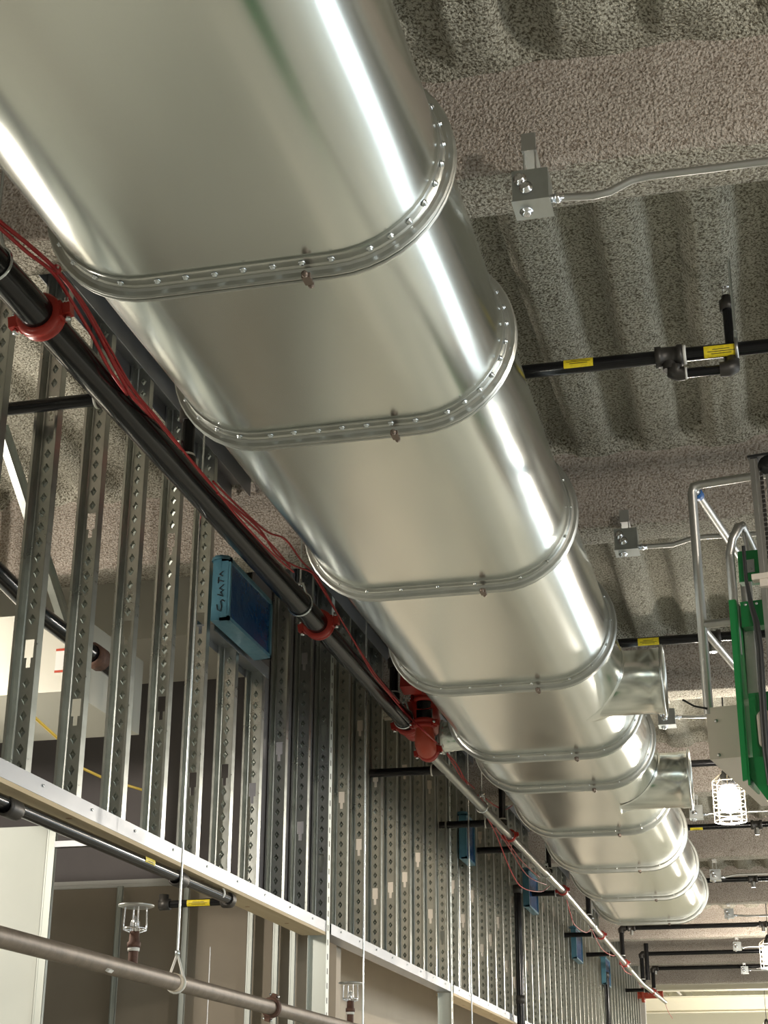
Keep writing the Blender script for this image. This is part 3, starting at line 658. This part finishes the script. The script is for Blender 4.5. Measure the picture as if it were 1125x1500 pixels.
mb = MB(); mb.tube([(e2.x-.012, yq, ztop-.012), (e2.x-.012, yq, ztop+.015), (e2.x, yq, ztop+.03), (e2.x+.012, yq, ztop+.015), (e2.x+.012, yq, ztop-.012)], .003, 6); mb.lathe((e2.x, yq, ztop+.028), (0, 0, 1), [(0, 0), (0, .014), (.002, .014), (.002, 0)], 12); mb.build('sprinkler_tip', M['chrome'], b0)
for (px, hw, fc) in (((848, 531), .055, V((.1, -1, .25))), ((1056, 511), .062, V((0, -1, -.5)))):
    q = p0(*px); sticker(b0, (q.x, Y0, ZB), (1, 0, 0), .0265, hw, fc)
t = thing('pipe_hanger', 'thin rod and strap holding the nearest branch pipe beside its yellow sticker', 'pipe hanger', (0, Y0, ZB))
q = p0(1079, 512); mb = MB(); mb.tube([(q.x, Y0-.035, ZB+.03), (q.x, Y0-.035, DECK+.02)], .005, 8); mb.build('threaded_rod', M['screw'], t)
mb = MB(); vs = [(q.x, Y0+.031*sin(a_), ZB-.031*cos(a_)) for a_ in [radians(k_) for k_ in range(-150, 151, 20)]]; mb.tube([(q.x, Y0-.035, ZB+.06)]+vs, .007, 6); mb.build('strap', M['conduit'], t)
q = at(950, 938, 'y', branch[1]); sticker(brs[1], (q.x, branch[1], ZB), (1, 0, 0), .0265, .06, V((0, -1, -.4)))
q = at(1020, 1210, 'y', branch[3]); sticker(brs[3], (q.x, branch[3], ZB), (1, 0, 0), .0265, .055, V((0, -.4, -1)))
for bi, px in ((1, (1043, 930)), (3, (1108, 1206)), (4, (1103, 1288)), (5, (1118, 1357)), (5, (925, 1358)), (7, (960, 1418))):
    q = at(*px, 'y', branch[bi]); mb = MB(); mb.lathe((q.x-.05, branch[bi], ZB), (1, 0, 0), [(0, .03), (0, .042), (.025, .042), (.025, .036), (.075, .036), (.075, .042), (.1, .042), (.1, .03)], 14); mb.build('tee', M['iron'], brs[bi])
    mb = MB(); mb.tube([(q.x, branch[bi], ZB-.03), (q.x, branch[bi], ZB-.09)], .022, 10); mb.build('capped_outlet', M['bright_pipe'], brs[bi])
# side outlets
outs = [(4.62, 'thick black side outlet leaving the main beside the nearest couplings'), (at(640, 1123, 'x', XT).y, 'black side outlet just past the red valve'), (at(717, 1222, 'x', XT-.05).y, 'short black side outlet above the second blue stub'), (at(757, 1251, 'x', XT-.05).y, 'black side outlet beside the first tall black wall pipe'),
        (at(820, 1318, 'x', XT-.05).y, 'black side outlet beside the third blue stub'), (at(873, 1379, 'x', XT-.05).y, 'black side outlet beside the fourth blue stub'), (at(898, 1402, 'x', XT-.05).y, 'black side outlet above the farther tall black wall pipe'), (at(948, 1455, 'x', XT-.05).y, 'farthest black side outlet at the end of the main')]
for i, (y, lb) in enumerate(outs):
    if i == 0: xs, zs, xe, r = XM, ZM+.03, -2.85, .024
    else: q = thin_at(y); xs, zs, xe, r = q.x, q.z, XW-.06, .027
    t = thing('side_outlet_pipe', lb, 'pipe', (xs, y, zs), 'black side outlets')
    mb = MB(); mb.tube([(xs-.08, y, zs), (xe, y, zs)], r, 14); mb.build('pipe_run', M['black'], t)
    mb = MB(); mb.tube([(xs-.01, y, zs), (xs-.085, y, zs)], r+.010, 14); mb.build('outlet_boss', M['iron'], t)
    mb = MB(); mb.lathe((xs-.083, y, zs), (-1, 0, 0), [(0, r), (0, r+.011), (.010, r+.010), (.010, r)], 14); mb.build('white_tape_ring', M['white_tape'], t)
# tall black wall pipes
for y, zt, lb in ((RIS1, 2.30, 'nearer tall black pipe standing against the stud wall'), (RIS2, 2.28, 'farther tall black pipe standing against the stud wall')):
    t = thing('wall_drain_pipe', lb, 'pipe', (XW+.06, y, FLOOR), 'tall black wall pipes')
    mb = MB(); mb.tube([(XW+.06, y, FLOOR), (XW+.06, y, zt)], .036, 16); mb.build('pipe_run', M['black'], t)
    mb = MB(); mb.lathe((XW+.06, y, zt-.06), (0, 0, 1), [(0, .036), (0, .043), (.07, .043), (.075, .03), (.075, 0)], 14); mb.build('top_cap', M['iron'], t)
    mb = MB(); mb.lathe((XW+.06, y, HZ+.1), (0, 0, 1), [(0, .036), (0, .041), (.07, .041), (.07, .036)], 14); mb.build('hub', M['iron'], t)

# ------------------------------------------------------------------ red cables
def cable(pts, lb, ties=(), r=.0045, xs=None):
    P = []
    for p in pts: P.append(at(p[0], p[1], 'x', p[2] if len(p) > 2 else -2.02))
    # smooth it (Catmull-Rom)
    Q = []
    for i in range(len(P)-1):
        a, b, c, d = P[max(i-1, 0)], P[i], P[i+1], P[min(i+2, len(P)-1)]
        for k in range(5):
            t = k/5; Q.append(.5*((2*b)+(c-a)*t+(2*a-5*b+4*c-d)*t*t+(3*b-a-3*c+d)*t**3))
    Q.append(P[-1]); mb = MB(); mb.tube(Q, r, 8); tag(mb.build('red_cable', M['cable']), lb, 'cable', 'red cables')
N_ = -2.0
cable([(-20, 305), (0, 325), (40, 357), (80, 393), (110, 430), (140, 480), (165, 530), (190, 575), (212, 600), (260, 650, -2.17), (300, 700, -2.17)], 'thick red cable entering at the photo edge, upper one of the tied pair', r=.007)
cable([(-20, 318), (0, 334), (38, 368), (78, 400), (104, 440), (135, 492), (160, 540), (182, 572), (200, 596, -2.17), (240, 640, -2.17)], 'thick red cable from the photo edge, lower one of the tied pair', r=.006)
cable([(84, 396), (120, 440), (158, 505), (195, 570), (230, 612), (262, 652), (300, 700), (345, 748), (395, 795), (425, 830)], 'thin red cable running above the black main from the tie to the ring hanger')
cable([(150, 500), (186, 560), (222, 606), (268, 660), (312, 712), (352, 762), (400, 812), (430, 838)], 'second thin red cable hugging the top of the black main')
cable([(240, 655, -2.18), (252, 690, -2.18), (272, 722, -2.18), (300, 755, -2.18), (335, 782, -2.18), (362, 800, -2.18)], 'thin red cable sagging below the black main beside the nearest studs')
cable([(318, 722), (340, 740), (380, 775), (405, 812), (430, 828), (455, 838), (464, 850), (490, 892), (520, 942), (548, 990), (575, 1020)], 'red cable rising over the ring hanger and dropping towards the valve')
cable([(312, 705), (345, 738), (390, 778), (418, 790), (442, 822), (462, 842), (474, 862), (502, 912), (535, 965), (553, 992), (585, 1030)], 'red cable tied alongside the one over the ring hanger')
cable([(560, 1005), (590, 1040), (620, 1070, -1.84), (650, 1098, -1.92), (668, 1118), (680, 1140), (695, 1155)], 'red cable threading past the red valve towards the bare pipe')
cable([(655, 1105), (672, 1125), (690, 1160), (712, 1195), (728, 1225), (748, 1275), (765, 1300), (792, 1306), (805, 1298)], 'red cable hanging lowest in a loop below the bare pipe')
cable([(655, 1105), (680, 1145), (705, 1185), (725, 1212), (745, 1240), (772, 1282), (800, 1296)], 'red cable in a middle loop below the bare pipe')
cable([(700, 1165), (728, 1200), (742, 1230), (765, 1262), (790, 1285)], 'red cable in the shallowest loop below the bare pipe')
cable([(712, 1170), (725, 1180), (740, 1186), (750, 1180)], 'short red cable curling off beside the riser above the bare pipe')
cable([(828, 1310), (836, 1340), (842, 1355), (858, 1366), (866, 1360)], 'small red cable loop under the bare pipe past the third coupling')
cable([(826, 1300), (858, 1338), (880, 1365), (902, 1395), (930, 1428), (950, 1450)], 'red cable running on top of the far bare pipe')
cable([(862, 1350), (880, 1388), (898, 1400), (905, 1395)], 'small red cable loop under the far bare pipe')
cable([(905, 1402), (915, 1422), (928, 1430), (940, 1446)], 'red cable sagging at the far end of the bare pipe')
cable([(960, 1450), (972, 1465), (978, 1480), (985, 1492)], 'loose red cable end dangling at the end of the main')
mb = MB(); q = at(82, 396, 'x', -2.02); mb.lathe(q-V((0, .01, 0)), (.2, 1, -.1), [(0, .018), (.012, .018)], 10); tag(mb.build('cable_tie', M['cable']), 'red tie binding the thick red cable pair near the first coupling', 'cable tie')

# ------------------------------------------------------------------ lower sprinkler pipe
XS = -2.2
sp = thing('lower_sprinkler_pipe', 'grimy brown sprinkler pipe crossing low in front of the wide opening', 'pipe', (XS, 5, .58))
P1, P2 = at(-40, 1362, 'x', XS), at(520, 1508, 'x', XS)
dS = (P2-P1).normalized()
mb = MB(); mb.tube([P1-dS*1.2, P2+dS*1.5], .031, 20); mb.build('pipe_run', M['brownpipe'], sp)
def onS(px):
    best = None
    for i in range(0, 1200): 
        p = P1+dS*(i*.005); c = p.dot(Fw); x = 562.5+FPX*p.dot(Rt)/c
        if best is None or abs(x-px) < best[0]: best = (abs(x-px), p)
    return best[1]
c = onS(397); coupling(c.y, c.x, c.z, .032, sp, dS, 'rustpipe', V((.3, 0, 1)))
c = onS(150); mb = MB(); mb.obox(c+V((.022, 0, -.02)), dS*.018, V((.01, 0, -.006)), V((.004, 0, .004))); mb.build('torn_label_scrap', M['label_white'], sp)
c = onS(258); t = thing('pipe_hanger', 'long thin rod and swivel loop holding the lower brown pipe', 'pipe hanger', c)
mb = MB(); mb.tube([c+V((0, 0, .10)), V((c.x, c.y, DECK+.02))], .0045, 8); mb.build('threaded_rod', M['screw'], t)
mb = MB(); q = V((c.x, c.y, c.z+1.95)); mb.lathe(q, (0, 0, 1), [(0, 0), (0, .009), (.04, .009), (.04, 0)], 6); mb.build('rod_coupler', M['screw'], t)
mb = MB(); mb.tube([c+V((0, 0, .105))]+[c+V((0, 0, 0))+V((.036*sin(a_), 0, -.036*cos(a_))) for a_ in [radians(k_) for k_ in range(-130, 131, 20)]]+[c+V((0, 0, .105))], .005, 6); mb.build('swivel_loop', M['white_tape'], t)
mb = MB(); mb.lathe(c-dS*.03, dS, [(0, .0312), (0, .033), (.055, .033), (.055, .0312)], 18); mb.build('protective_wrap', M['beigeboard'], t)
mb = MB(); mb.lathe(c+V((0, 0, .098)), (0, 0, 1), [(0, 0), (0, .010), (.018, .010), (.018, 0)], 6); mb.build('nut', M['screw'], t)
def sprinkler(c, label, k=1.0):
    t = thing('upright_sprinkler', label, 'sprinkler head', c, 'upright sprinkler heads')
    mb = MB(); mb.lathe(c, (0, 0, 1), [(.02, .017), (.07, .017)], 12); mb.build('nipple', M['rustpipe'], t)
    mb = MB(); mb.lathe(c, (0, 0, 1), [(.068, .018), (.068, .021), (.080, .021), (.080, .016)], 12); mb.build('white_tape_ring', M['white_tape'], t)
    mb = MB(); mb.lathe(c, (0, 0, 1), [(.080, .016), (.080, .024), (.098, .024), (.100, .019), (.135, .017), (.135, .0)], 12); mb.build('reducer', M['rustpipe'], t)
    mb = MB(); mb.lathe(c, (0, 0, 1), [(.135, .010), (.150, .007), (.160, .009), (.185, .004), (.185, .0)], 10)
    mb.tube([c+V((-.017, 0, .135)), c+V((-.015, 0, .165)), c+V((0, 0, .188)), c+V((.015, 0, .165)), c+V((.017, 0, .135))], .003, 6); mb.build('head_frame', M['chrome'], t)
    mb = MB()
    for a_ in range(4):
        d_ = V((cos(a_*pi/2+.6), sin(a_*pi/2+.6), 0)); mb.tube([c+d_*.018+V((0, 0, .132)), c+d_*.040+V((0, 0, .140)), c+d_*.041+V((0, 0, .16)), c+d_*.038+V((0, 0, .222))], .0028, 6)
    mb.tube([c+V((.040*cos(a_), .040*sin(a_), .145)) for a_ in [2*pi*i/16 for i in range(16)]], .0028, 6, closed=True); mb.build('wire_guard', M['chrome'], t)
    mb = MB(); mb.lathe(c, (0, 0, 1), [(.216, .0), (.216, .050), (.222, .064), (.2255, .064), (.229, .045), (.234, .0)], 24); mb.build('canopy_disc', M['conduit'], t)
sprinkler(onS(194), 'nearer upright sprinkler head with a round canopy on the brown pipe')
sprinkler(onS(513), 'farther upright sprinkler head with a round canopy at the photo bottom')
c = onS(523); t = thing('pipe_hanger', 'thin rod dropping behind the farther upright sprinkler head', 'pipe hanger', c)
mb = MB(); mb.tube([c+V((-.0, .12, .03)), V((c.x, c.y+.12, DECK+.02))], .005, 8); mb.build('threaded_rod', M['screw'], t)
c = at(691, 1480, 'x', XS)
mb = MB(); mb.tube([(c.x, c.y, FLOOR+1.6), (c.x, c.y, DECK+.02)], .005, 8); t = mb.build('hanging_rod', M['screw']); tag(t, 'thin hanging rod in front of the third header', 'rod')
q = at(303, 1500, 'y', 8.3); mb = MB(); mb.tube([(q.x, 8.3, z) for z in (-.3, .4, .7, 1.05)], .003, 6); tag(mb.build('drop_cord', M['conduit']), 'thin grey cord hanging under the header beside the brown board studs', 'cord')

# ------------------------------------------------------------------ junction boxes and conduits under the beams
JB = [((780, 283), 3.84, ((822, 289), (868, 287), (893, 281), (925, 264), (950, 258), (1040, 247), (1125, 236), (1240, 222))),
      ((918, 794), 6.80, ((940, 801), (985, 798), (1012, 789), (1035, 786), (1090, 783), (1200, 776))),
      ((977, 1052), 9.86, ((992, 1050), (1010, 1048), (1036, 1050), (1120, 1046))),
      ((1020, 1190), 12.86, ((1032, 1193), (1050, 1190), (1125, 1189))),
      ((1048, 1282), 15.92, ((1060, 1285), (1080, 1281), (1140, 1280))), ((1068, 1338), 18.92, ((1076, 1341), (1095, 1342), (1140, 1340))),
      ((1080, 1386), 22.0, ((1088, 1388), (1100, 1387), (1130, 1386))), ((1091, 1421), 25.0, ((1100, 1421), (1130, 1421)))]
JL = ['nearest zinc junction box with chrome knockouts, clamped to the first beam in view', 'zinc junction box under the second beam, left of the lift guard rail', 'zinc junction box just right of the nearest round takeoff', 'zinc junction box under the fourth beam, right of the second takeoff',
      'zinc junction box past the near work light', 'zinc junction box level with the duct end', 'zinc junction box on two spring clips beyond the duct end', 'farthest small zinc junction box']
CL = ['grey conduit with an offset bend leaving the nearest junction box', 'grey conduit passing behind the lift guard rail', 'pale conduit right of the nearest takeoff', 'conduit behind the near work light', 'conduit leaving the box past the near work light', 'conduit level with the duct end', 'conduit beyond the duct end', 'farthest thin conduit along the ceiling']
for i, (bp2, yb, cp) in enumerate(JB):
    c = at(*bp2, 'y', yb); s = .052; t = thing('junction_box', JL[i], 'junction box', c, 'junction boxes on the beams')
    mb = MB(); mb.box((c.x-s, yb-.048, c.z-.05), (c.x+s, yb+.048, c.z+.05))
    mb.box((c.x-s-.003, yb-.051, c.z-.054), (c.x+s+.003, yb+.051, c.z-.05)); mb.build('box_body', M['zinc'], t)
    for dx, dy, dz, nn in ((-.028, -.05, .018, (0, -1, 0)), (-.02, .005, -.054, (0, 0, -1)), (-.012, -.05, -.012, (0, -1, 0))):
        mb = MB(); mb.lathe(c+V((dx, dy, dz)), nn, [(0, .020), (.004, .020), (.005, .014), (.012, .015), (.016, .008), (.013, 0)], 14); mb.build('knockout_plug', M['chrome'], t)
    zt = BEAMZ+.012
    mb = MB(); mb.box((c.x-.022, yb-.02, c.z+.05), (c.x-.018, yb+.0, zt)); mb.box((c.x+.012, yb-.02, c.z+.05), (c.x+.016, yb, zt)); mb.box((c.x-.024, yb-.025, zt-.028), (c.x+.018, yb+.12, zt-.018)); mb.box((c.x-.024, yb-.028, zt-.03), (c.x+.018, yb-.02, zt+.03))
    mb.build('beam_clamp', M['conduit'], t)
    mb = MB(); e_ = at(*cp[0], 'y', yb); mb.lathe((c.x+s, yb, e_.z), (1, 0, 0), [(0, .012), (.012, .012), (.012, .0155), (.026, .0155), (.026, .0125), (.040, .0125), (.040, .010)], 12); mb.build('conduit_connector', M['chrome'], t)
    pts = [V((c.x+s+.02, yb, e_.z))]+[at(*p, 'y', yb) for p in cp]
    if pts[1].x < pts[0].x+.02: pts.pop(1)
    if i > 1: zz = sum(p.z for p in pts[1:])/(len(pts)-1); pts = pts[:1]+[V((p.x, p.y, .8*zz+.2*p.z)) for p in pts[1:]]
    pts.append(V((3.5, yb, pts[-1].z)))
    mb = MB(); mb.tube(pts, .0115, 12); tag(mb.build('conduit', M['conduit']), CL[i], 'conduit', 'conduits along the beams')

# ------------------------------------------------------------------ green personnel lift
az = radians(10.4); La = V((cos(az), -sin(az), 0)); Lb = V((sin(az), cos(az), 0)); O = V((-.19, 6.0, 0))
O = at(1025, 870, 'y', 6.0); O.z = 0
def L(u, v, z): return O+La*u+Lb*v+V((0, 0, z))
def la(px, py, v=0):
    d = ray(px, py); k = (O.dot(Lb)+v)/d.dot(Lb); return d*k
lift = thing('personnel_lift', 'green and aluminium push-around personnel lift raised at the right', 'lift', (O.x+.6, O.y+.3, FLOOR))
zt = la(1013, 712).z; zm = la(1035, 915).z; zf = la(1037, 1040).z; zp = la(1036, 1113).z
LW, LD = .72, .95; r = .0185
mb = MB(); mb.tube([L(0, 0, zf-.02), L(0, 0, zt-.03), L(.01, 0, zt-.006), L(.035, 0, zt)], r, 14); mb.tube([L(.02, 0, zt), L(LW, 0, zt+.0)], r*.92, 14); mb.tube([L(0, 0, zm), L(LW, 0, zm)], r*.9, 12); mb.tube([L(LW, 0, zf), L(LW, 0, zt)], r, 12)
mb.build('front_guard_rail', M['alu'], lift)
mb = MB(); mb.tube([L(.01, .0, zt-.015), L(.01, LD, zt-.015)], r, 12); mb.tube([L(0, 0, zm-.01), L(0, LD, zm-.01)], r*.85, 12); mb.tube([L(0, LD, zf), L(0, LD, zt)], r, 12); mb.tube([L(0, LD, zt), L(LW, LD, zt)], r, 12); mb.tube([L(LW, 0, zt), L(LW, LD, zt)], r, 12); mb.tube([L(LW, LD, zf), L(LW, LD, zt)], r, 12)
mb.build('side_guard_rail', M['alu'], lift)
mb = MB(); mb.lathe(L(.01, .03, zt-.015), Lb, [(0, r+.001), (0, r+.004), (.05, r+.004), (.05, r+.001)], 12); mb.build('blue_tape_wrap', M['bluetape'], lift)
mb = MB(); mb.obox(L(LW/2, LD/2, (zf+zp)/2), La*(LW/2+.01), Lb*(LD/2), V((0, 0, (zf-zp)/2-.003))); mb.build('platform_floor', M['plate'], lift)
mb = MB(); a_, b_ = la(1031, 1043, -.02), la(1087, 1035, -.02); w2 = (b_-a_).length
mb.obox(L(w2/2-.005, -.012, (zf+zp)/2), La*(w2/2), Lb*.004, V((0, 0, (zf-zp)/2+.004))); pl = mb.build('toe_plate', M['plate'], lift)
for px in ((1049, 1056), (1053, 1106)):
    q = la(*px, -.018); mb = MB(); mb.lathe(q, -Lb, [(0, .0075), (.003, .006), (.004, 0)], 10); mb.build('rivet', M['alu'], pl)
VM = -.16
def quadbox(px, v, dep, mname, name, parent=lift):    # outline on a plane parallel to the lift front, with real depth behind it
    mb = MB(); mb.prism([la(x, y, v) for x, y in px], Lb*dep); return mb.build(name, M[mname], parent)
# bent tube arch
mb = MB(); mb.tube([la(1081, 960, VM), la(1074, 870, VM), la(1069, 812, VM), la(1073, 790, VM), la(1082, 772, VM), la(1086, 770, VM+.02), la(1096, 790, VM+.10), la(1120, 842, VM+.22)], .017, 12); mb.build('entry_arch_tube', M['alu'], lift)
mb = MB(); mb.tube([la(1088, 772, VM+.04), la(1094, 800, VM+.04), la(1100, 880, VM+.04)], .009, 10); mb.build('thin_stay', M['alu'], lift)
# mast
mt = None
pT, pB_ = la(1103, 672, -.22), la(1130, 1010, -.22); mx = pT
mb = MB(); c0 = V((pT.x, pT.y, 0))
def mastcol(u0, u1, z0, z1, v0=-.0, v1=.05):
    mb.obox(c0+La*((u0+u1)/2)+Lb*((v0+v1)/2)+V((0, 0, (z0+z1)/2)), La*((u1-u0)/2), Lb*((v1-v0)/2), V((0, 0, (z1-z0)/2)))
mastcol(-.015, .015, FLOOR+.25, pT.z); mastcol(-.013, .004, FLOOR+.25, pT.z-.002, -.006, 0); mt = mb.build('mast_column', M['alu'], lift)
mb = MB(); mastcol(.040, .115, FLOOR+.25, la(1125, 692, -.22).z, .01, .07); mastcol(.045, .06, FLOOR+.25, la(1125, 692, -.22).z, 0, .01); mb.build('inner_mast_column', M['alu'], lift)
mb = MB(); zt2 = pT.z; mb.lathe(c0+La*.055+Lb*(-.005)+V((0, 0, zt2-.035)), Lb, [(0, 0), (0, .038), (.03, .038), (.03, 0)], 18); mb.lathe(c0+La*.055+Lb*(-.009)+V((0, 0, zt2-.035)), Lb, [(0, 0), (0, .012), (.004, .012)], 12)
mb.obox(c0+La*.045+Lb*.02+V((0, 0, zt2+.008)), La*.065, Lb*.03, V((0, 0, .005))); mb.build('chain_sheave', M['rubber'], lift)
mb = MB(); z = zt2-.05
while z > 1.0:
    mb.obox(c0+La*.026+V((0, 0, z)), La*.006, Lb*.005, V((0, 0, .007))); z -= .019
mb.build('chain', M['iron'], lift)
q = la(1115, 846, -.23); mb = MB(); mb.obox(V((q.x, q.y, q.z)), La*.032, Lb*.02, V((0, 0, .011))); mb.obox(q+La*.01+V((0, 0, -.02)), La*.014, Lb*.015, V((0, 0, .02))); mb.build('mast_clamp', M['plate'], lift)
# green brackets
g1 = quadbox([(1080, 808), (1111, 805), (1115, 850), (1083, 853)], -.13, .05, 'green', 'upper_green_bracket')
mb = MB(); q = la(1099, 829, -.132); mb.obox(q, La*.016, Lb*.0012, V((0, 0, .026))); mb.build('bracket_label', M['zinc'], g1)
quadbox([(1067, 879), (1077, 878), (1097, 1141), (1088, 1144)], -.19, .012, 'green', 'green_channel_flange')
quadbox([(1076, 879), (1078, 879), (1099, 1150), (1096, 1150)], -.19, .17, 'green', 'green_channel_web')
g2 = quadbox([(1084, 882), (1118, 878), (1121, 915), (1087, 919)], -.155, .06, 'green', 'middle_green_bracket')
for px in ((1092, 886), (1108, 884)):
    q = la(*px, -.157); mb = MB(); mb.lathe(q, -Lb, [(0, .006), (.004, .005), (.005, 0)], 10); mb.build('bolt', M['screw'], g2)
quadbox([(1089, 915), (1103, 914), (1111, 1018), (1096, 1020)], -.10, .05, 'alu', 'carriage_tube')
quadbox([(1096, 1016), (1145, 1010), (1160, 1118), (1104, 1122)], -.15, .01, 'green', 'lower_green_panel')
quadbox([(1094, 1110), (1165, 1104), (1168, 1205), (1124, 1172), (1100, 1140)], -.17, .06, 'green', 'green_carriage_foot')
mb = MB(); c = la(1121, 1068, -.155); pts = []
for i in range(24):
    a_ = 2*pi*i/24; dz = .045 if sin(a_) > 0 else -.045; pts.append(c+La*(.027*cos(a_))+V((0, 0, .027*sin(a_)+dz)))
mb.prism(pts, -Lb*.003); mb.build('hand_slot', M['plate'], lift)
mb = MB(); mb.tube([la(1089, 800, -.24), la(1093, 850, -.24), la(1100, 885, -.24), la(1108, 912, -.25), la(1113, 950, -.26), la(1118, 1040, -.26), la(1122, 1100, -.25), la(1128, 1150, -.24)], [.007, .007, .009, .012, .013, .013, .013, .010], 10); mb.build('hydraulic_hose', M['rubber'], lift)
mb = MB(); mb.tube([L(0, -.02, zf), L(-.05, -.02, zf+.015), la(1000, 1025, -.02)], .004, 8); mb.build('safety_cable', M['rubber'], lift)
# base on the floor
bc = c0+La*.05+Lb*.05
mb = MB(); mb.obox(bc+V((0, 0, FLOOR+.22)), La*.36, Lb*.60, V((0, 0, .10))); mb.obox(bc+Lb*.35+V((0, 0, FLOOR+.5)), La*.25, Lb*.18, V((0, 0, .22))); mb.build('base_chassis', M['green'], lift)
for s in (-1, 1):
    for s2 in (-1, 1):
        mb = MB(); mb.lathe(bc+La*(s*.36-.03)+Lb*(s2*.5)+V((0, 0, FLOOR+.1)), La, [(0, 0), (0, .09), (.01, .1), (.05, .1), (.06, .09), (.06, 0)], 18); mb.build('wheel', M['rubber'], lift)

# ------------------------------------------------------------------ caged work lights
def lamp(c, label, k=1.0, power=300, own=True):
    t = thing('work_light', label, 'work light', c, 'caged work lights')
    mb = MB(); mb.lathe(c, (0, 0, -1), [(-.09*k, .0), (-.085*k, .045*k), (-.05*k, .065*k), (0, .075*k), (.05*k, .07*k), (.085*k, .045*k), (.10*k, 0)], 20); mb.build('bulb', M['bulb'], t)
    mb = MB()
    for i in range(6): z = c.z-.15*k+i*.052*k; mb.tube([(c.x+.105*k*cos(a_), c.y+.105*k*sin(a_), z) for a_ in [2*pi*j/20 for j in range(20)]], .0032, 6, closed=True)
    for i in range(8): a_ = 2*pi*i/8; mb.tube([(c.x+.105*k*cos(a_), c.y+.105*k*sin(a_), c.z-.15*k), (c.x+.105*k*cos(a_), c.y+.105*k*sin(a_), c.z+.12*k), (c.x+.05*k*cos(a_), c.y+.05*k*sin(a_), c.z+.17*k)], .0028, 6)
    mb.tube([(c.x+.07*k*cos(a_), c.y+.07*k*sin(a_), c.z-.15*k) for a_ in [2*pi*j/20 for j in range(20)]], .003, 6, closed=True)
    mb.build('wire_cage', M['cage'], t)
    mb = MB(); mb.lathe(c+V((0, 0, .08*k)), (0, 0, 1), [(0, .03), (.02, .05*k), (.08*k, .05*k), (.14*k, .02), (.14*k, 0)], 14); mb.build('lamp_holder', M['rubber'], t)
    mb = MB(); mb.tube([c+V((0, 0, .2*k)), V((c.x+.01, c.y, DECK+.02))], .005, 6); mb.build('cord', M['rubber'], t)
    ld = bpy.data.lights.new('work_lamp', 'POINT'); ld.energy = power; ld.color = (1, .92, .80); ld.shadow_soft_size = .11
    lo = bpy.data.objects.new('work_lamp', ld); COL.objects.link(lo); lo.location = c-V((0, 0, .26*k)); return t
lamp(at(1068, 1170, 'y', 10.7), 'glowing caged work light hanging beside the second round takeoff', 1.0, 110)
lamp(at(1127, 1398, 'y', 21.0), 'glowing caged work light at the right edge beyond the duct', 1.1, 110)
for i, (x, y) in enumerate(((2.6, 1.9), (3.4, 14.5), (3.2, 30.0), (-3.9, 5.2), (-.4, 31.0))):  # unseen lamps added out of view to light hall, room and far end
    lamp(V((x, y, (2.45 if y < 2 else 2.15) if x > -3 else 1.9)), ['unseen caged work light added right of the photographer', 'unseen caged work light added deep in the hall to the right', 'far unseen work light added in the right bay', 'unseen caged work light added in the room behind the stud wall', 'far unseen work light added near the cream steel'][i], 1.0, [170, 260, 240, 135, 200][i])

# ------------------------------------------------------------------ far end: cream steel
FB = ['nearer cream painted steel beam across the far end', 'farther cream painted steel beam across the far end']
for i, (y, z0, z1) in enumerate(((29.6, 2.78, 3.08), (33.4, 2.70, 2.98))):
    mb = MB(); mb.box((XL, y, z0), (XR, y+.02, z1)); mb.box((XL, y-.12, z0-.02), (XR, y+.14, z0)); mb.box((XL, y-.12, z1), (XR, y+.14, z1+.02)); tag(mb.build('steel_beam', M['cream']), FB[i], 'beam', 'cream steel beams')
mb = MB()
for i in range(60): x = XL+i*.25; mb.box((x, 33.0, DECK+.0), (x+.12, 38, DECK+.04))
mb.box((XL, 33.0, DECK+.04), (XR, 38, DECK+.06)); struct('ceiling_far', mb, M['cream'])
mb = MB(); p, q = at(985, 1445, 'z', 3.04), at(1012, 1472, 'z', 3.04); mb.tube([p, q], .035, 4); tag(mb.build('steel_brace', M['wall']), 'grey diagonal brace between the two cream beams', 'brace')
q = at(945, 1466, 'y', 28.0); mb = MB(); mb.tube([(q.x-.45, 27.4, q.z+.04), (q.x+.35, 27.4, q.z+.04)], .06, 14); mb.lathe((q.x, 27.4, q.z+.04), (1, 0, 0), [(0, .08), (0, .12), (.05, .12), (.05, .08)], 14); tag(mb.build('red_cross_pipe', M['orange_red']), 'red painted pipe with a flange at the far end of the stud wall', 'pipe')
q = at(947, 1400, 'y', 22.6); mb = MB(); mb.tube([(q.x, 22.6, at(943, 1382, 'y', 22.6).z), (q.x, 22.6, at(947, 1436, 'y', 22.6).z)], .032, 12); tag(mb.build('black_drop_pipe', M['black']), 'short vertical black pipe crossing in front of the far branch pipes', 'pipe')

# ------------------------------------------------------------------ daylight through the windows, sky outside
for i, (a, b) in enumerate(WIN):
    ld = bpy.data.lights.new('window_daylight', 'AREA'); ld.shape = 'RECTANGLE'; ld.size = b-a-.1; ld.size_y = W1-W0-.1; ld.energy = 48; ld.color = (.84, .94, 1.0)
    lo = bpy.data.objects.new('window_daylight', ld); COL.objects.link(lo); lo.location = (XR+.03, (a+b)/2, (W0+W1)/2); lo.rotation_euler = (0, pi/2, 0)
    lo.rotation_euler = V((-1, 0, 0)).to_track_quat('-Z', 'Z').to_euler()
w = bpy.data.worlds.new('world'); scene.world = w; w.use_nodes = True
w.node_tree.nodes['Background'].inputs[0].default_value = (.75, .85, 1, 1); w.node_tree.nodes['Background'].inputs[1].default_value = 1.0
scene.view_settings.view_transform = 'Standard'; scene.view_settings.look = 'None'; scene.view_settings.gamma = 1; scene.view_settings.exposure = .38
scene.view_settings.use_curve_mapping = False
scene.cycles.max_bounces = 10; scene.cycles.diffuse_bounces = 5; scene.cycles.glossy_bounces = 6; scene.cycles.sample_clamp_indirect = 8; scene.cycles.use_denoising = True
